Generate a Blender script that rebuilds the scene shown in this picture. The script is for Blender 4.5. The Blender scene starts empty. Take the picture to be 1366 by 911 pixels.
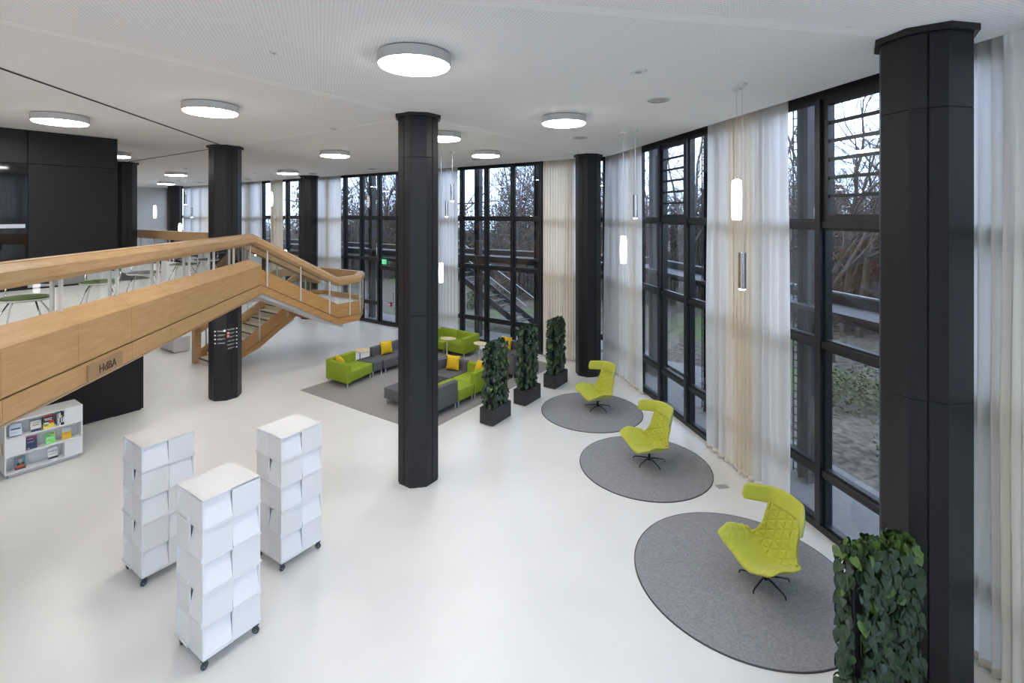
import bpy, bmesh, math, random
from mathutils import Vector, Matrix, noise

random.seed(11)
sc = bpy.context.scene
COL = sc.collection
R = math.radians

# ---------------------------------------------------------------- camera, sky, exposure
EYE = 4.7            # camera height
H = 6.454            # ceiling height
cam_d = bpy.data.cameras.new('camera')
cam_d.sensor_width = 36.0
cam_d.sensor_fit = 'HORIZONTAL'
cam_d.lens = 655.0 / 1366.0 * 36.0
cam_d.shift_y = -169.5 / 1366.0        # architectural shift lens, horizon above the centre
cam_d.clip_start = 0.05
cam_d.clip_end = 400
cam = bpy.data.objects.new('camera', cam_d)
cam.location = (0, 0, EYE)
cam.rotation_euler = (R(90), 0, 0)
COL.objects.link(cam)
sc.camera = cam

LAMP_E = 39.5        # radiance of the round ceiling lamps
SKY_E = 4.7
world = bpy.data.worlds.new('overcast_sky')
sc.world = world
world.use_nodes = True
wn = world.node_tree.nodes
wl = world.node_tree.links
for n_ in list(wn):
    wn.remove(n_)
w_out = wn.new('ShaderNodeOutputWorld')
w_bg = wn.new('ShaderNodeBackground')
w_tc = wn.new('ShaderNodeTexCoord')
w_no = wn.new('ShaderNodeTexNoise')
w_no.inputs['Scale'].default_value = 2.2
w_no.inputs['Detail'].default_value = 5
w_rp = wn.new('ShaderNodeValToRGB')
w_rp.color_ramp.elements[0].position = 0.35
w_rp.color_ramp.elements[0].color = (0.47, 0.62, 0.95, 1)
w_rp.color_ramp.elements[1].position = 0.68
w_rp.color_ramp.elements[1].color = (0.72, 0.84, 1.0, 1)
wl.new(w_tc.outputs['Generated'], w_no.inputs['Vector'])
wl.new(w_no.outputs['Fac'], w_rp.inputs['Fac'])
wl.new(w_rp.outputs['Color'], w_bg.inputs['Color'])
w_bg.inputs['Strength'].default_value = SKY_E
wl.new(w_bg.outputs['Background'], w_out.inputs['Surface'])

sc.view_settings.view_transform = 'Standard'
sc.view_settings.look = 'None'
sc.view_settings.gamma = 1.0
sc.view_settings.use_curve_mapping = False
sc.view_settings.exposure = 0.0
sc.cycles.use_denoising = True
sc.cycles.caustics_reflective = False
sc.cycles.caustics_refractive = False
sc.cycles.max_bounces = 9
sc.cycles.diffuse_bounces = 5
sc.cycles.glossy_bounces = 4
sc.cycles.transmission_bounces = 5
sc.cycles.transparent_max_bounces = 16
sc.cycles.sample_clamp_indirect = 6.0

# ---------------------------------------------------------------- frames of the building
# square column grid, 6.95 m module: e1 to the right and towards the camera, e2 away; the octagon's diagonal frame: n, d
A1 = R(-34.35)
A2 = R(10.65)
E1 = Vector((math.cos(A1), math.sin(A1), 0)); E2 = Vector((-math.sin(A1), math.cos(A1), 0))
NN = Vector((math.cos(A2), math.sin(A2), 0)); DD = Vector((-math.sin(A2), math.cos(A2), 0))
def G(q, p, z=0.0):
    return E1 * q + E2 * p + Vector((0, 0, z))
def D(a, b, z=0.0):
    return NN * a + DD * b + Vector((0, 0, z))
FA = 5.886      # diagonal facade plane (a)
FP = 14.22      # far facade plane (p)
FQ = 1.64       # right facade plane (q)
QW = -37.6      # end wall

# ---------------------------------------------------------------- materials
MATS = {}
def mat(name, col, rough=0.5, metal=0.0, spec=0.5, var=0.0, scale=6.0, bump=0.0, bscale=40.0, stretch=None, col2=None, coords='Object', sheen=0.0):
    m = bpy.data.materials.new(name)
    m.use_nodes = True
    nt = m.node_tree
    b = nt.nodes['Principled BSDF']
    b.inputs['Base Color'].default_value = (*col, 1)
    b.inputs['Roughness'].default_value = rough
    b.inputs['Metallic'].default_value = metal
    b.inputs['Specular IOR Level'].default_value = spec
    if sheen:
        b.inputs['Sheen Weight'].default_value = sheen
    tc = nt.nodes.new('ShaderNodeTexCoord')
    mp = nt.nodes.new('ShaderNodeMapping')
    nt.links.new(tc.outputs[coords], mp.inputs['Vector'])
    if stretch:
        mp.inputs['Scale'].default_value = stretch
    if var > 0 or col2:
        no = nt.nodes.new('ShaderNodeTexNoise')
        no.inputs['Scale'].default_value = scale
        no.inputs['Detail'].default_value = 6
        no.inputs['Roughness'].default_value = 0.62
        nt.links.new(mp.outputs['Vector'], no.inputs['Vector'])
        rp = nt.nodes.new('ShaderNodeValToRGB')
        c2 = col2 if col2 else tuple(max(0, c * (1 - var)) for c in col)
        c1 = col if col2 else tuple(min(1, c * (1 + var)) for c in col)
        rp.color_ramp.elements[0].position = 0.32
        rp.color_ramp.elements[1].position = 0.68
        rp.color_ramp.elements[0].color = (*c2, 1)
        rp.color_ramp.elements[1].color = (*c1, 1)
        nt.links.new(no.outputs['Fac'], rp.inputs['Fac'])
        nt.links.new(rp.outputs['Color'], b.inputs['Base Color'])
    if bump > 0:
        n2 = nt.nodes.new('ShaderNodeTexNoise')
        n2.inputs['Scale'].default_value = bscale
        n2.inputs['Detail'].default_value = 4
        nt.links.new(mp.outputs['Vector'], n2.inputs['Vector'])
        bp = nt.nodes.new('ShaderNodeBump')
        bp.inputs['Strength'].default_value = bump
        bp.inputs['Distance'].default_value = 0.01
        nt.links.new(n2.outputs['Fac'], bp.inputs['Height'])
        nt.links.new(bp.outputs['Normal'], b.inputs['Normal'])
    MATS[name] = m
    return m

def emit(name, col, strength):
    m = bpy.data.materials.new(name)
    m.use_nodes = True
    nt = m.node_tree
    for n_ in list(nt.nodes):
        nt.nodes.remove(n_)
    o = nt.nodes.new('ShaderNodeOutputMaterial')
    e = nt.nodes.new('ShaderNodeEmission')
    e.inputs['Color'].default_value = (*col, 1)
    e.inputs['Strength'].default_value = strength
    nt.links.new(e.outputs[0], o.inputs['Surface'])
    MATS[name] = m
    return m

def glass(name, tint, refl=1.0, rough=0.0):
    m = bpy.data.materials.new(name)
    m.use_nodes = True
    nt = m.node_tree
    for n_ in list(nt.nodes):
        nt.nodes.remove(n_)
    o = nt.nodes.new('ShaderNodeOutputMaterial')
    t = nt.nodes.new('ShaderNodeBsdfTransparent')
    t.inputs['Color'].default_value = (*tint, 1)
    g = nt.nodes.new('ShaderNodeBsdfGlossy')
    g.inputs['Roughness'].default_value = rough
    g.inputs['Color'].default_value = (0.95, 0.97, 1, 1)
    # Schlick reflection, the same from both sides of the sheet
    f = nt.nodes.new('ShaderNodeLayerWeight')
    f.inputs['Blend'].default_value = 0.5
    pw = nt.nodes.new('ShaderNodeMath'); pw.operation = 'POWER'; pw.inputs[1].default_value = 5.0
    nt.links.new(f.outputs['Facing'], pw.inputs[0])
    ma = nt.nodes.new('ShaderNodeMath'); ma.operation = 'MULTIPLY_ADD'
    ma.inputs[1].default_value = 0.95; ma.inputs[2].default_value = 0.042
    nt.links.new(pw.outputs[0], ma.inputs[0])
    mm = nt.nodes.new('ShaderNodeMath')
    mm.operation = 'MULTIPLY'
    mm.use_clamp = True
    mm.inputs[1].default_value = refl
    mx = nt.nodes.new('ShaderNodeMixShader')
    nt.links.new(ma.outputs[0], mm.inputs[0])
    nt.links.new(mm.outputs[0], mx.inputs[0])
    nt.links.new(t.outputs[0], mx.inputs[1])
    nt.links.new(g.outputs[0], mx.inputs[2])
    nt.links.new(mx.outputs[0], o.inputs['Surface'])
    MATS[name] = m
    return m

def curtain_mat(name, thin, thick):
    """sheer cloth; the mesh attribute 'cloth_layers' tells where the cloth hangs gathered in several layers"""
    m = bpy.data.materials.new(name)
    m.use_nodes = True
    nt = m.node_tree
    for n_ in list(nt.nodes):
        nt.nodes.remove(n_)
    o = nt.nodes.new('ShaderNodeOutputMaterial')
    at = nt.nodes.new('ShaderNodeAttribute'); at.attribute_name = 'cloth_layers'
    def layer(col, transl, transp):
        df = nt.nodes.new('ShaderNodeBsdfDiffuse'); tr = nt.nodes.new('ShaderNodeBsdfTranslucent'); tp = nt.nodes.new('ShaderNodeBsdfTransparent')
        df.inputs['Color'].default_value = (*col, 1); tr.inputs['Color'].default_value = (*col, 1)
        m1 = nt.nodes.new('ShaderNodeMixShader'); m1.inputs[0].default_value = transl
        m2 = nt.nodes.new('ShaderNodeMixShader'); m2.inputs[0].default_value = transp
        nt.links.new(df.outputs[0], m1.inputs[1]); nt.links.new(tr.outputs[0], m1.inputs[2])
        nt.links.new(m1.outputs[0], m2.inputs[1]); nt.links.new(tp.outputs[0], m2.inputs[2])
        return m2
    A = layer(*thin); B = layer(*thick)
    mx = nt.nodes.new('ShaderNodeMixShader')
    nt.links.new(at.outputs['Fac'], mx.inputs[0])
    nt.links.new(A.outputs[0], mx.inputs[1]); nt.links.new(B.outputs[0], mx.inputs[2])
    nt.links.new(mx.outputs[0], o.inputs['Surface'])
    MATS[name] = m
    return m

mat('floor', (0.78, 0.757, 0.72), 0.32, spec=0.45, var=0.02, scale=1.4, bump=0.02, bscale=3)
mat('ceiling_plain', (0.94, 0.935, 0.93), 0.9, var=0.01)
mat('wall_white', (0.75, 0.74, 0.73), 0.85, var=0.02, scale=4, bump=0.05)
mat('black_steel', (0.017, 0.017, 0.018), 0.42, spec=0.30, var=0.06, scale=2)
mat('frame_black', (0.017, 0.018, 0.021), 0.33, spec=0.5, var=0.05, scale=3)
mat('black_panel', (0.011, 0.0115, 0.013), 0.40, spec=0.25, var=0.08, scale=1.5)
mat('slot_black', (0.03, 0.03, 0.03), 0.8)
mat('oak', (0.56, 0.345, 0.160), 0.40, spec=0.38, col2=(0.48, 0.28, 0.118), scale=3.0, stretch=(6, 0.7, 6), bump=0.03, bscale=60)
mat('oak_stair', (0.56, 0.315, 0.12), 0.40, spec=0.38, col2=(0.46, 0.24, 0.085), scale=3.0, stretch=(6, 0.7, 6), bump=0.03, bscale=60)
mat('oak_rail', (0.55, 0.35, 0.175), 0.38, spec=0.4, col2=(0.43, 0.255, 0.115), scale=4.0, stretch=(5, 0.6, 5), bump=0.03, bscale=60)
mat('oak_dark', (0.20, 0.10, 0.04), 0.5, var=0.1)
mat('oak_sign', (0.36, 0.22, 0.12), 0.5, var=0.1, stretch=(1, 8, 8))
mat('sign_letter', (0.05, 0.025, 0.012), 0.6)
mat('tread', (0.80, 0.72, 0.59), 0.5, var=0.05, scale=5)
mat('post_white', (0.62, 0.60, 0.56), 0.4)
mat('white_lacquer', (0.74, 0.73, 0.715), 0.38, spec=0.4, var=0.01)
mat('white_panel', (0.74, 0.735, 0.73), 0.45, spec=0.35, var=0.01)
mat('flap_white', (0.785, 0.785, 0.79), 0.42, spec=0.4, var=0.01)
mat('chrome', (0.75, 0.76, 0.78), 0.16, metal=1.0)
mat('alu', (0.62, 0.62, 0.63), 0.34, metal=1.0)
mat('leg_silver', (0.62, 0.62, 0.64), 0.35, metal=0.35)
mat('caster', (0.05, 0.055, 0.06), 0.5)
mat('caster_hub', (0.25, 0.26, 0.28), 0.5)
mat('lamp_ring', (0.62, 0.62, 0.62), 0.5)
mat('lamp_white', (0.78, 0.78, 0.78), 0.5)
mat('vent_grey', (0.45, 0.45, 0.44), 0.6)
mat('rug', (0.345, 0.335, 0.345), 0.95, spec=0.1, col2=(0.22, 0.214, 0.224), scale=45, bump=0.06, bscale=320)
mat('rug_lounge', (0.37, 0.35, 0.335), 0.95, spec=0.1, col2=(0.27, 0.255, 0.245), scale=60, bump=0.06, bscale=320)
mat('rug_edge', (0.085, 0.08, 0.082), 0.9, spec=0.1)
mat('lime', (0.52, 0.53, 0.07), 0.85, spec=0.2, var=0.05, scale=90, bump=0.04, bscale=400, sheen=0.2)
mat('lime_smooth', (0.50, 0.51, 0.07), 0.85, spec=0.2, var=0.05, scale=90, bump=0.04, bscale=400, sheen=0.2)
mat('lime_pale', (0.47, 0.56, 0.20), 0.85, spec=0.2, var=0.05, scale=90, bump=0.04, bscale=400)
mat('leg_black', (0.012, 0.012, 0.013), 0.4)
mat('sofa_green', (0.275, 0.36, 0.03), 0.9, spec=0.2, var=0.06, scale=120, bump=0.04, bscale=400)
mat('sofa_grey', (0.125, 0.125, 0.132), 0.92, spec=0.2, var=0.08, scale=120, bump=0.05, bscale=400)
mat('cushion_yellow', (0.74, 0.47, 0.025), 0.9, spec=0.2, var=0.08, scale=14, bump=0.3, bscale=60)
mat('table_maple', (0.78, 0.60, 0.36), 0.4, var=0.06, scale=4, stretch=(1, 7, 1))
mat('planter_black', (0.020, 0.020, 0.022), 0.5, var=0.1)
mat('soil', (0.13, 0.055, 0.03), 0.95, var=0.4, scale=30, bump=0.6, bscale=60)
mat('stem', (0.10, 0.07, 0.03), 0.8, var=0.2)
mat('leaf', (0.027, 0.056, 0.026), 0.34, spec=0.5, col2=(0.015, 0.037, 0.022), scale=9, coords='Object')
mat('leaf_mid', (0.030, 0.064, 0.021), 0.38, spec=0.4, col2=(0.02, 0.05, 0.02), scale=7, coords='Object')
mat('leaf_bright', (0.085, 0.16, 0.028), 0.4, spec=0.5, var=0.15, scale=8)
mat('chair_seat_green', (0.075, 0.115, 0.022), 0.7, var=0.08)
mat('chair_seat_grey', (0.095, 0.10, 0.105), 0.7, var=0.08)
mat('chair_black', (0.02, 0.02, 0.022), 0.5)
mat('panel_pale', (0.58, 0.60, 0.61), 0.6, var=0.02)
mat('panel_greige', (0.29, 0.28, 0.26), 0.6, var=0.04)
mat('ext_steel', (0.045, 0.045, 0.05), 0.6, var=0.15, scale=3)
mat('ext_band', (0.060, 0.062, 0.068), 0.6, var=0.2, scale=2)
mat('ext_rail', (0.45, 0.46, 0.48), 0.5)
mat('bark', (0.085, 0.065, 0.05), 0.95, var=0.35, scale=5)
mat('bark_grey', (0.12, 0.105, 0.095), 0.95, var=0.35, scale=5)
mat('dry_leaf', (0.13, 0.08, 0.05), 0.95, col2=(0.06, 0.045, 0.032), scale=3)
mat('bush_green', (0.06, 0.09, 0.03), 0.9, col2=(0.085, 0.07, 0.035), scale=2)
mat('path', (0.17, 0.168, 0.165), 0.9, var=0.12, scale=8)
mat('exit_green', (0.02, 0.42, 0.14), 0.5)
mat('print_white', (0.82, 0.82, 0.82), 0.6)
mat('print_red', (0.55, 0.05, 0.04), 0.6)
mat('print_black', (0.02, 0.02, 0.022), 0.5)
mat('sign_black', (0.008, 0.008, 0.009), 0.35)
for nm, c in dict(blue_white=(0.62, 0.68, 0.76), cream=(0.76, 0.73, 0.64), black=(0.02, 0.02, 0.022), navy=(0.025, 0.04, 0.10), green=(0.22, 0.72, 0.16),
                  amber=(0.80, 0.46, 0.03), white=(0.80, 0.80, 0.80), orange=(0.70, 0.14, 0.04), magenta=(0.33, 0.03, 0.16), yellow=(0.82, 0.66, 0.04),
                  red=(0.60, 0.03, 0.03), grey=(0.42, 0.43, 0.46), skin=(0.60, 0.36, 0.26), teal=(0.10, 0.24, 0.28), brown=(0.16, 0.08, 0.04)).items():
    mat('book_' + nm, c, 0.45)
emit('lamp_glow', (1.0, 0.985, 0.965), LAMP_E)
emit('glass_glow', (1.0, 0.95, 0.88), 5.5)
emit('spot_glow', (1.0, 0.93, 0.84), 40.0)
emit('exit_glow', (0.10, 0.85, 0.38), 1.1)
glass('pane', (0.965, 0.98, 0.985), 1.0)
glass('pane_clear', (0.95, 0.97, 0.97), 1.0)
curtain_mat('curtain_cloth', ((0.97, 0.955, 0.925), 0.52, 0.05), ((0.90, 0.815, 0.68), 0.30, 0.0))
mat('hem', (0.80, 0.75, 0.66), 0.95)

def ceiling_mat():
    m = bpy.data.materials.new('ceiling_perforated')
    m.use_nodes = True
    nt = m.node_tree
    b = nt.nodes['Principled BSDF']
    b.inputs['Roughness'].default_value = 0.9
    tc = nt.nodes.new('ShaderNodeTexCoord')
    mp = nt.nodes.new('ShaderNodeMapping')
    mp.inputs['Rotation'].default_value = (0, 0, -A1)
    nt.links.new(tc.outputs['Object'], mp.inputs['Vector'])
    sp = nt.nodes.new('ShaderNodeSeparateXYZ')
    nt.links.new(mp.outputs['Vector'], sp.inputs[0])
    def wave(sock):
        k = nt.nodes.new('ShaderNodeMath'); k.operation = 'MULTIPLY'; k.inputs[1].default_value = 2 * math.pi / 0.034
        s = nt.nodes.new('ShaderNodeMath'); s.operation = 'COSINE'
        nt.links.new(sock, k.inputs[0]); nt.links.new(k.outputs[0], s.inputs[0])
        return s.outputs[0]
    a = nt.nodes.new('ShaderNodeMath'); a.operation = 'ADD'
    nt.links.new(wave(sp.outputs[0]), a.inputs[0]); nt.links.new(wave(sp.outputs[1]), a.inputs[1])
    rp = nt.nodes.new('ShaderNodeValToRGB')
    rp.color_ramp.elements[0].position = 0.55
    rp.color_ramp.elements[1].position = 0.75
    rp.color_ramp.elements[0].color = (0.93, 0.925, 0.92, 1)
    rp.color_ramp.elements[1].color = (0.77, 0.765, 0.76, 1)
    mr = nt.nodes.new('ShaderNodeMapRange')
    mr.inputs['From Min'].default_value = -2; mr.inputs['From Max'].default_value = 2
    nt.links.new(a.outputs[0], mr.inputs[0])
    nt.links.new(mr.outputs[0], rp.inputs['Fac'])
    nt.links.new(rp.outputs['Color'], b.inputs['Base Color'])
    MATS['ceiling_perforated'] = m
ceiling_mat()

def ground_mat():
    m = bpy.data.materials.new('ground_outside')
    m.use_nodes = True
    nt = m.node_tree
    b = nt.nodes['Principled BSDF']
    b.inputs['Roughness'].default_value = 0.95
    tc = nt.nodes.new('ShaderNodeTexCoord')
    n1 = nt.nodes.new('ShaderNodeTexNoise'); n1.inputs['Scale'].default_value = 0.16; n1.inputs['Detail'].default_value = 3
    n2 = nt.nodes.new('ShaderNodeTexNoise'); n2.inputs['Scale'].default_value = 7; n2.inputs['Detail'].default_value = 8
    r1 = nt.nodes.new('ShaderNodeValToRGB'); r2 = nt.nodes.new('ShaderNodeValToRGB')
    r2.color_ramp.elements[0].position = 0.35; r2.color_ramp.elements[1].position = 0.68
    r2.color_ramp.elements[0].color = (0.035, 0.028, 0.022, 1); r2.color_ramp.elements[1].color = (0.15, 0.12, 0.098, 1)
    r1.color_ramp.elements[0].position = 0.50; r1.color_ramp.elements[1].position = 0.60
    g = nt.nodes.new('ShaderNodeValToRGB')
    g.color_ramp.elements[0].color = (0.035, 0.045, 0.018, 1); g.color_ramp.elements[1].color = (0.10, 0.14, 0.045, 1)
    mx = nt.nodes.new('ShaderNodeMix'); mx.data_type = 'RGBA'
    nt.links.new(tc.outputs['Object'], n1.inputs['Vector']); nt.links.new(tc.outputs['Object'], n2.inputs['Vector'])
    nt.links.new(n1.outputs['Fac'], r1.inputs['Fac']); nt.links.new(n2.outputs['Fac'], r2.inputs['Fac']); nt.links.new(n2.outputs['Fac'], g.inputs['Fac'])
    nt.links.new(r1.outputs['Color'], mx.inputs[0])
    nt.links.new(r2.outputs['Color'], mx.inputs[6]); nt.links.new(g.outputs['Color'], mx.inputs[7])
    nt.links.new(mx.outputs[2], b.inputs['Base Color'])
    MATS['ground_outside'] = m
ground_mat()

# ---------------------------------------------------------------- mesh helpers
class MB:
    """collects vertices and faces of ONE mesh"""
    def __init__(s):
        s.v = []; s.f = []
    def add(s, vs, fs):
        o = len(s.v)
        s.v += [tuple(x) for x in vs]
        s.f += [tuple(i + o for i in f) for f in fs]
        return s
    def box(s, x0, x1, y0, y1, z0, z1):
        return s.add([(x0, y0, z0), (x1, y0, z0), (x1, y1, z0), (x0, y1, z0), (x0, y0, z1), (x1, y0, z1), (x1, y1, z1), (x0, y1, z1)],
                     [(0, 3, 2, 1), (4, 5, 6, 7), (0, 1, 5, 4), (1, 2, 6, 5), (2, 3, 7, 6), (3, 0, 4, 7)])
    def prism(s, poly, z0, z1):
        """counter-clockwise polygon in xy, extruded along z"""
        k = len(poly)
        vs = [(p[0], p[1], z0) for p in poly] + [(p[0], p[1], z1) for p in poly]
        fs = [tuple(range(k - 1, -1, -1)), tuple(range(k, 2 * k))]
        fs += [(i, (i + 1) % k, (i + 1) % k + k, i + k) for i in range(k)]
        return s.add(vs, fs)
    def extr(s, prof, P0, P1, U, W=Vector((0, 0, 1))):
        """profile (u, w) swept straight from P0 to P1"""
        k = len(prof)
        U = Vector(U); W = Vector(W); P0 = Vector(P0); P1 = Vector(P1)
        vs = [P0 + U * a + W * b for a, b in prof] + [P1 + U * a + W * b for a, b in prof]
        fs = [tuple(range(k)), tuple(range(2 * k - 1, k - 1, -1))]
        fs += [(i, i + k, (i + 1) % k + k, (i + 1) % k) for i in range(k)]
        return s.add(vs, fs)
    def sweep(s, prof, pts, outs):
        """profile (u, w) swept along points; outs = outward (mitred) vector per point; w is up"""
        k = len(prof)
        o = len(s.v)
        for P, U in zip(pts, outs):
            for a, b in prof:
                s.v.append(tuple(Vector(P) + Vector(U) * a + Vector((0, 0, b))))
        for j in range(len(pts) - 1):
            for i in range(k):
                s.f.append((o + j * k + i, o + (j + 1) * k + i, o + (j + 1) * k + (i + 1) % k, o + j * k + (i + 1) % k))
        s.f.append(tuple(o + i for i in range(k)))
        e = o + (len(pts) - 1) * k
        s.f.append(tuple(e + i for i in range(k - 1, -1, -1)))
        return s
    def tube(s, pts, r, n=6, cap=True):
        pts = [Vector(p) for p in pts]
        rr = r if isinstance(r, (list, tuple)) else [r] * len(pts)
        o = len(s.v)
        up = None
        for i, P in enumerate(pts):
            t = (pts[min(i + 1, len(pts) - 1)] - pts[max(i - 1, 0)])
            if t.length < 1e-9:
                t = Vector((0, 0, 1))
            t.normalize()
            if up is None:
                up = Vector((0, 0, 1)) if abs(t.z) < 0.9 else Vector((1, 0, 0))
            a = t.cross(up)
            if a.length < 1e-6:
                a = t.cross(Vector((0, 1, 0)))
            a.normalize()
            b = a.cross(t).normalized()
            up = b
            for k in range(n):
                c = 2 * math.pi * k / n
                s.v.append(tuple(P + (a * math.cos(c) + b * math.sin(c)) * rr[i]))
        for i in range(len(pts) - 1):
            for k in range(n):
                s.f.append((o + i * n + k, o + i * n + (k + 1) % n, o + (i + 1) * n + (k + 1) % n, o + (i + 1) * n + k))
        if cap:
            s.f.append(tuple(o + k for k in range(n - 1, -1, -1)))
            e = o + (len(pts) - 1) * n
            s.f.append(tuple(e + k for k in range(n)))
        return s
    def lathe(s, prof, n=24, c=(0, 0, 0), cap=True):
        """profile [(r, z)] turned about z; without caps the profile is closed into a ring"""
        o = len(s.v)
        for r, z in prof:
            for k in range(n):
                t = 2 * math.pi * k / n
                s.v.append((c[0] + r * math.cos(t), c[1] + r * math.sin(t), c[2] + z))
        for i in range(len(prof) - 1):
            for k in range(n):
                s.f.append((o + i * n + k, o + i * n + (k + 1) % n, o + (i + 1) * n + (k + 1) % n, o + (i + 1) * n + k))
        e = o + (len(prof) - 1) * n
        if cap:
            s.f.append(tuple(o + k for k in range(n - 1, -1, -1)))
            s.f.append(tuple(e + k for k in range(n)))
        else:
            for k in range(n):
                s.f.append((e + k, e + (k + 1) % n, o + (k + 1) % n, o + k))
        return s
    def mesh(s, name, material, smooth=False, bevel=0.0, seg=2, angle=None):
        me = bpy.data.meshes.new(name)
        me.from_pydata(s.v, [], s.f)
        if bevel > 0:
            bm = bmesh.new(); bm.from_mesh(me)
            bmesh.ops.recalc_face_normals(bm, faces=bm.faces)
            es = [e for e in bm.edges if len(e.link_faces) == 2 and e.calc_face_angle(0) > 0.5]
            bmesh.ops.bevel(bm, geom=es, offset=bevel, segments=seg, profile=0.5, affect='EDGES', clamp_overlap=True)
            bm.to_mesh(me); bm.free()
        else:
            bm = bmesh.new(); bm.from_mesh(me)
            bmesh.ops.recalc_face_normals(bm, faces=bm.faces)
            bm.to_mesh(me); bm.free()
        me.materials.append(MATS[material] if isinstance(material, str) else material)
        if smooth:
            me.polygons.foreach_set('use_smooth', [True] * len(me.polygons))
            if angle:
                try:
                    me.set_sharp_from_angle(angle=angle)
                except Exception:
                    pass
        me.update()
        return me
    def obj(s, name, material, parent=None, loc=(0, 0, 0), rz=0.0, **kw):
        return link(name, s.mesh(name, material, **kw), parent, loc, rz)

def link(name, me, parent=None, loc=(0, 0, 0), rz=0.0):
    o = bpy.data.objects.new(name, me)
    o.location = loc
    o.rotation_euler = (0, 0, rz)
    o.parent = parent
    COL.objects.link(o)
    return o
def empty(name, loc=(0, 0, 0), rz=0.0):
    o = bpy.data.objects.new(name, None)
    o.empty_display_size = 0.1
    o.location = loc
    o.rotation_euler = (0, 0, rz)
    COL.objects.link(o)
    return o
def tag(o, label=None, cat=None, group=None, kind=None):
    if label: o['label'] = label
    if cat: o['category'] = cat
    if group: o['group'] = group
    if kind: o['kind'] = kind
    return o
KIDS = {}
def copy_tree(o, parent=None):
    c = o.copy(); COL.objects.link(c); c.parent = parent
    for ch in list(o.children):
        copy_tree(ch, c)
    return c
def text_mesh(name, body, size, material, parent, loc, rot, depth=0.002, align='CENTER'):
    cu = bpy.data.curves.new(name, 'FONT')
    cu.body = body; cu.size = size; cu.extrude = depth; cu.align_x = align; cu.align_y = 'CENTER'
    cu.resolution_u = 3
    tmp = bpy.data.objects.new('tmp_text', cu)
    COL.objects.link(tmp)
    dg = bpy.context.evaluated_depsgraph_get()
    me = bpy.data.meshes.new_from_object(tmp.evaluated_get(dg))
    bpy.data.objects.remove(tmp)
    me.materials.clear(); me.materials.append(MATS[material])
    o = bpy.data.objects.new(name, me)
    o.parent = parent; o.location = loc; o.rotation_euler = rot
    COL.objects.link(o)
    return o

# ---------------------------------------------------------------- the shell of the hall
def outline(o):
    Q = FQ - o; P = FP - o; a = FA - o
    k = a / math.cos(math.pi / 4)
    return [(QW, -9.0), (Q, -9.0), (Q, k - Q), (k - P, P), (QW, P)]
def struct(o, label):
    return tag(o, label=label, kind='structure')

struct(MB().prism(outline(-0.08), -0.25, 0.0).obj('floor', 'floor', rz=A1), 'smooth off-white floor of the hall')
struct(MB().prism(outline(0.28), H, H + 0.12).obj('ceiling', 'ceiling_perforated', rz=A1), 'white perforated ceiling')
MBr = MB().prism(outline(-0.25), H + 0.28, H + 0.6)
struct(MBr.obj('ceiling_slab', 'ext_band', rz=A1), 'roof slab over the hall and its eaves')
struct(MB().box(QW - 0.3, QW, -9.0, FP + 0.1, -0.2, H + 0.28).obj('wall_end', 'wall_white', rz=A1), 'white rough wall at the far left end')
struct(MB().box(QW - 0.3, FQ + 0.1, -9.3, -9.0, -0.2, H + 0.28).obj('wall_back', 'wall_white', rz=A1), 'white wall behind the camera')

# smooth joint strips and black slots in the ceiling
def strip(name, A, B, w, material, drop, label):
    A = Vector(A); B = Vector(B)
    t = (B - A); L = t.length; ang = math.atan2(t.y, t.x)
    m = MB().box(0, L, -w / 2, w / 2, -drop, 0.0)
    struct(m.obj(name, material, loc=(A.x, A.y, H), rz=ang), label)
C1 = G(-6.33, 6.297)     # column beside the lounge rug
MOD = 6.95
CG = {k: G(-6.33 - MOD * i, 6.297 + MOD * j) for k, (i, j) in
      dict(centre=(0, 0), sign=(1, 0), left=(2, 0), right=(-1, 0), window=(0, 1), window_mid=(1, 1), window_far=(2, 1), window_farther=(3, 1), end=(4, 1)).items()}
strip('trim_1', CG['centre'] - E2 * 9.0, CG['centre'], 0.16, 'ceiling_plain', 0.004, 'smooth white ceiling strip running up to the middle column')
strip('trim_2', CG['centre'], CG['window'], 0.16, 'ceiling_plain', 0.004, 'smooth white ceiling strip between the middle and window columns')
strip('trim_3', CG['right'] - NN * 9.0, CG['right'], 0.16, 'ceiling_plain', 0.004, 'smooth white ceiling strip running up to the right column')
strip('trim_4', CG['sign'] - DD * 9.5, CG['sign'], 0.05, 'slot_black', 0.006, 'long black slot in the ceiling above the bridge')
strip('trim_5', CG['sign'], CG['left'], 0.05, 'slot_black', 0.006, 'black slot in the ceiling between the two left columns')
strip('trim_6', CG['centre'], CG['sign'], 0.16, 'ceiling_plain', 0.004, 'smooth white ceiling strip between the middle and sign columns')

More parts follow.
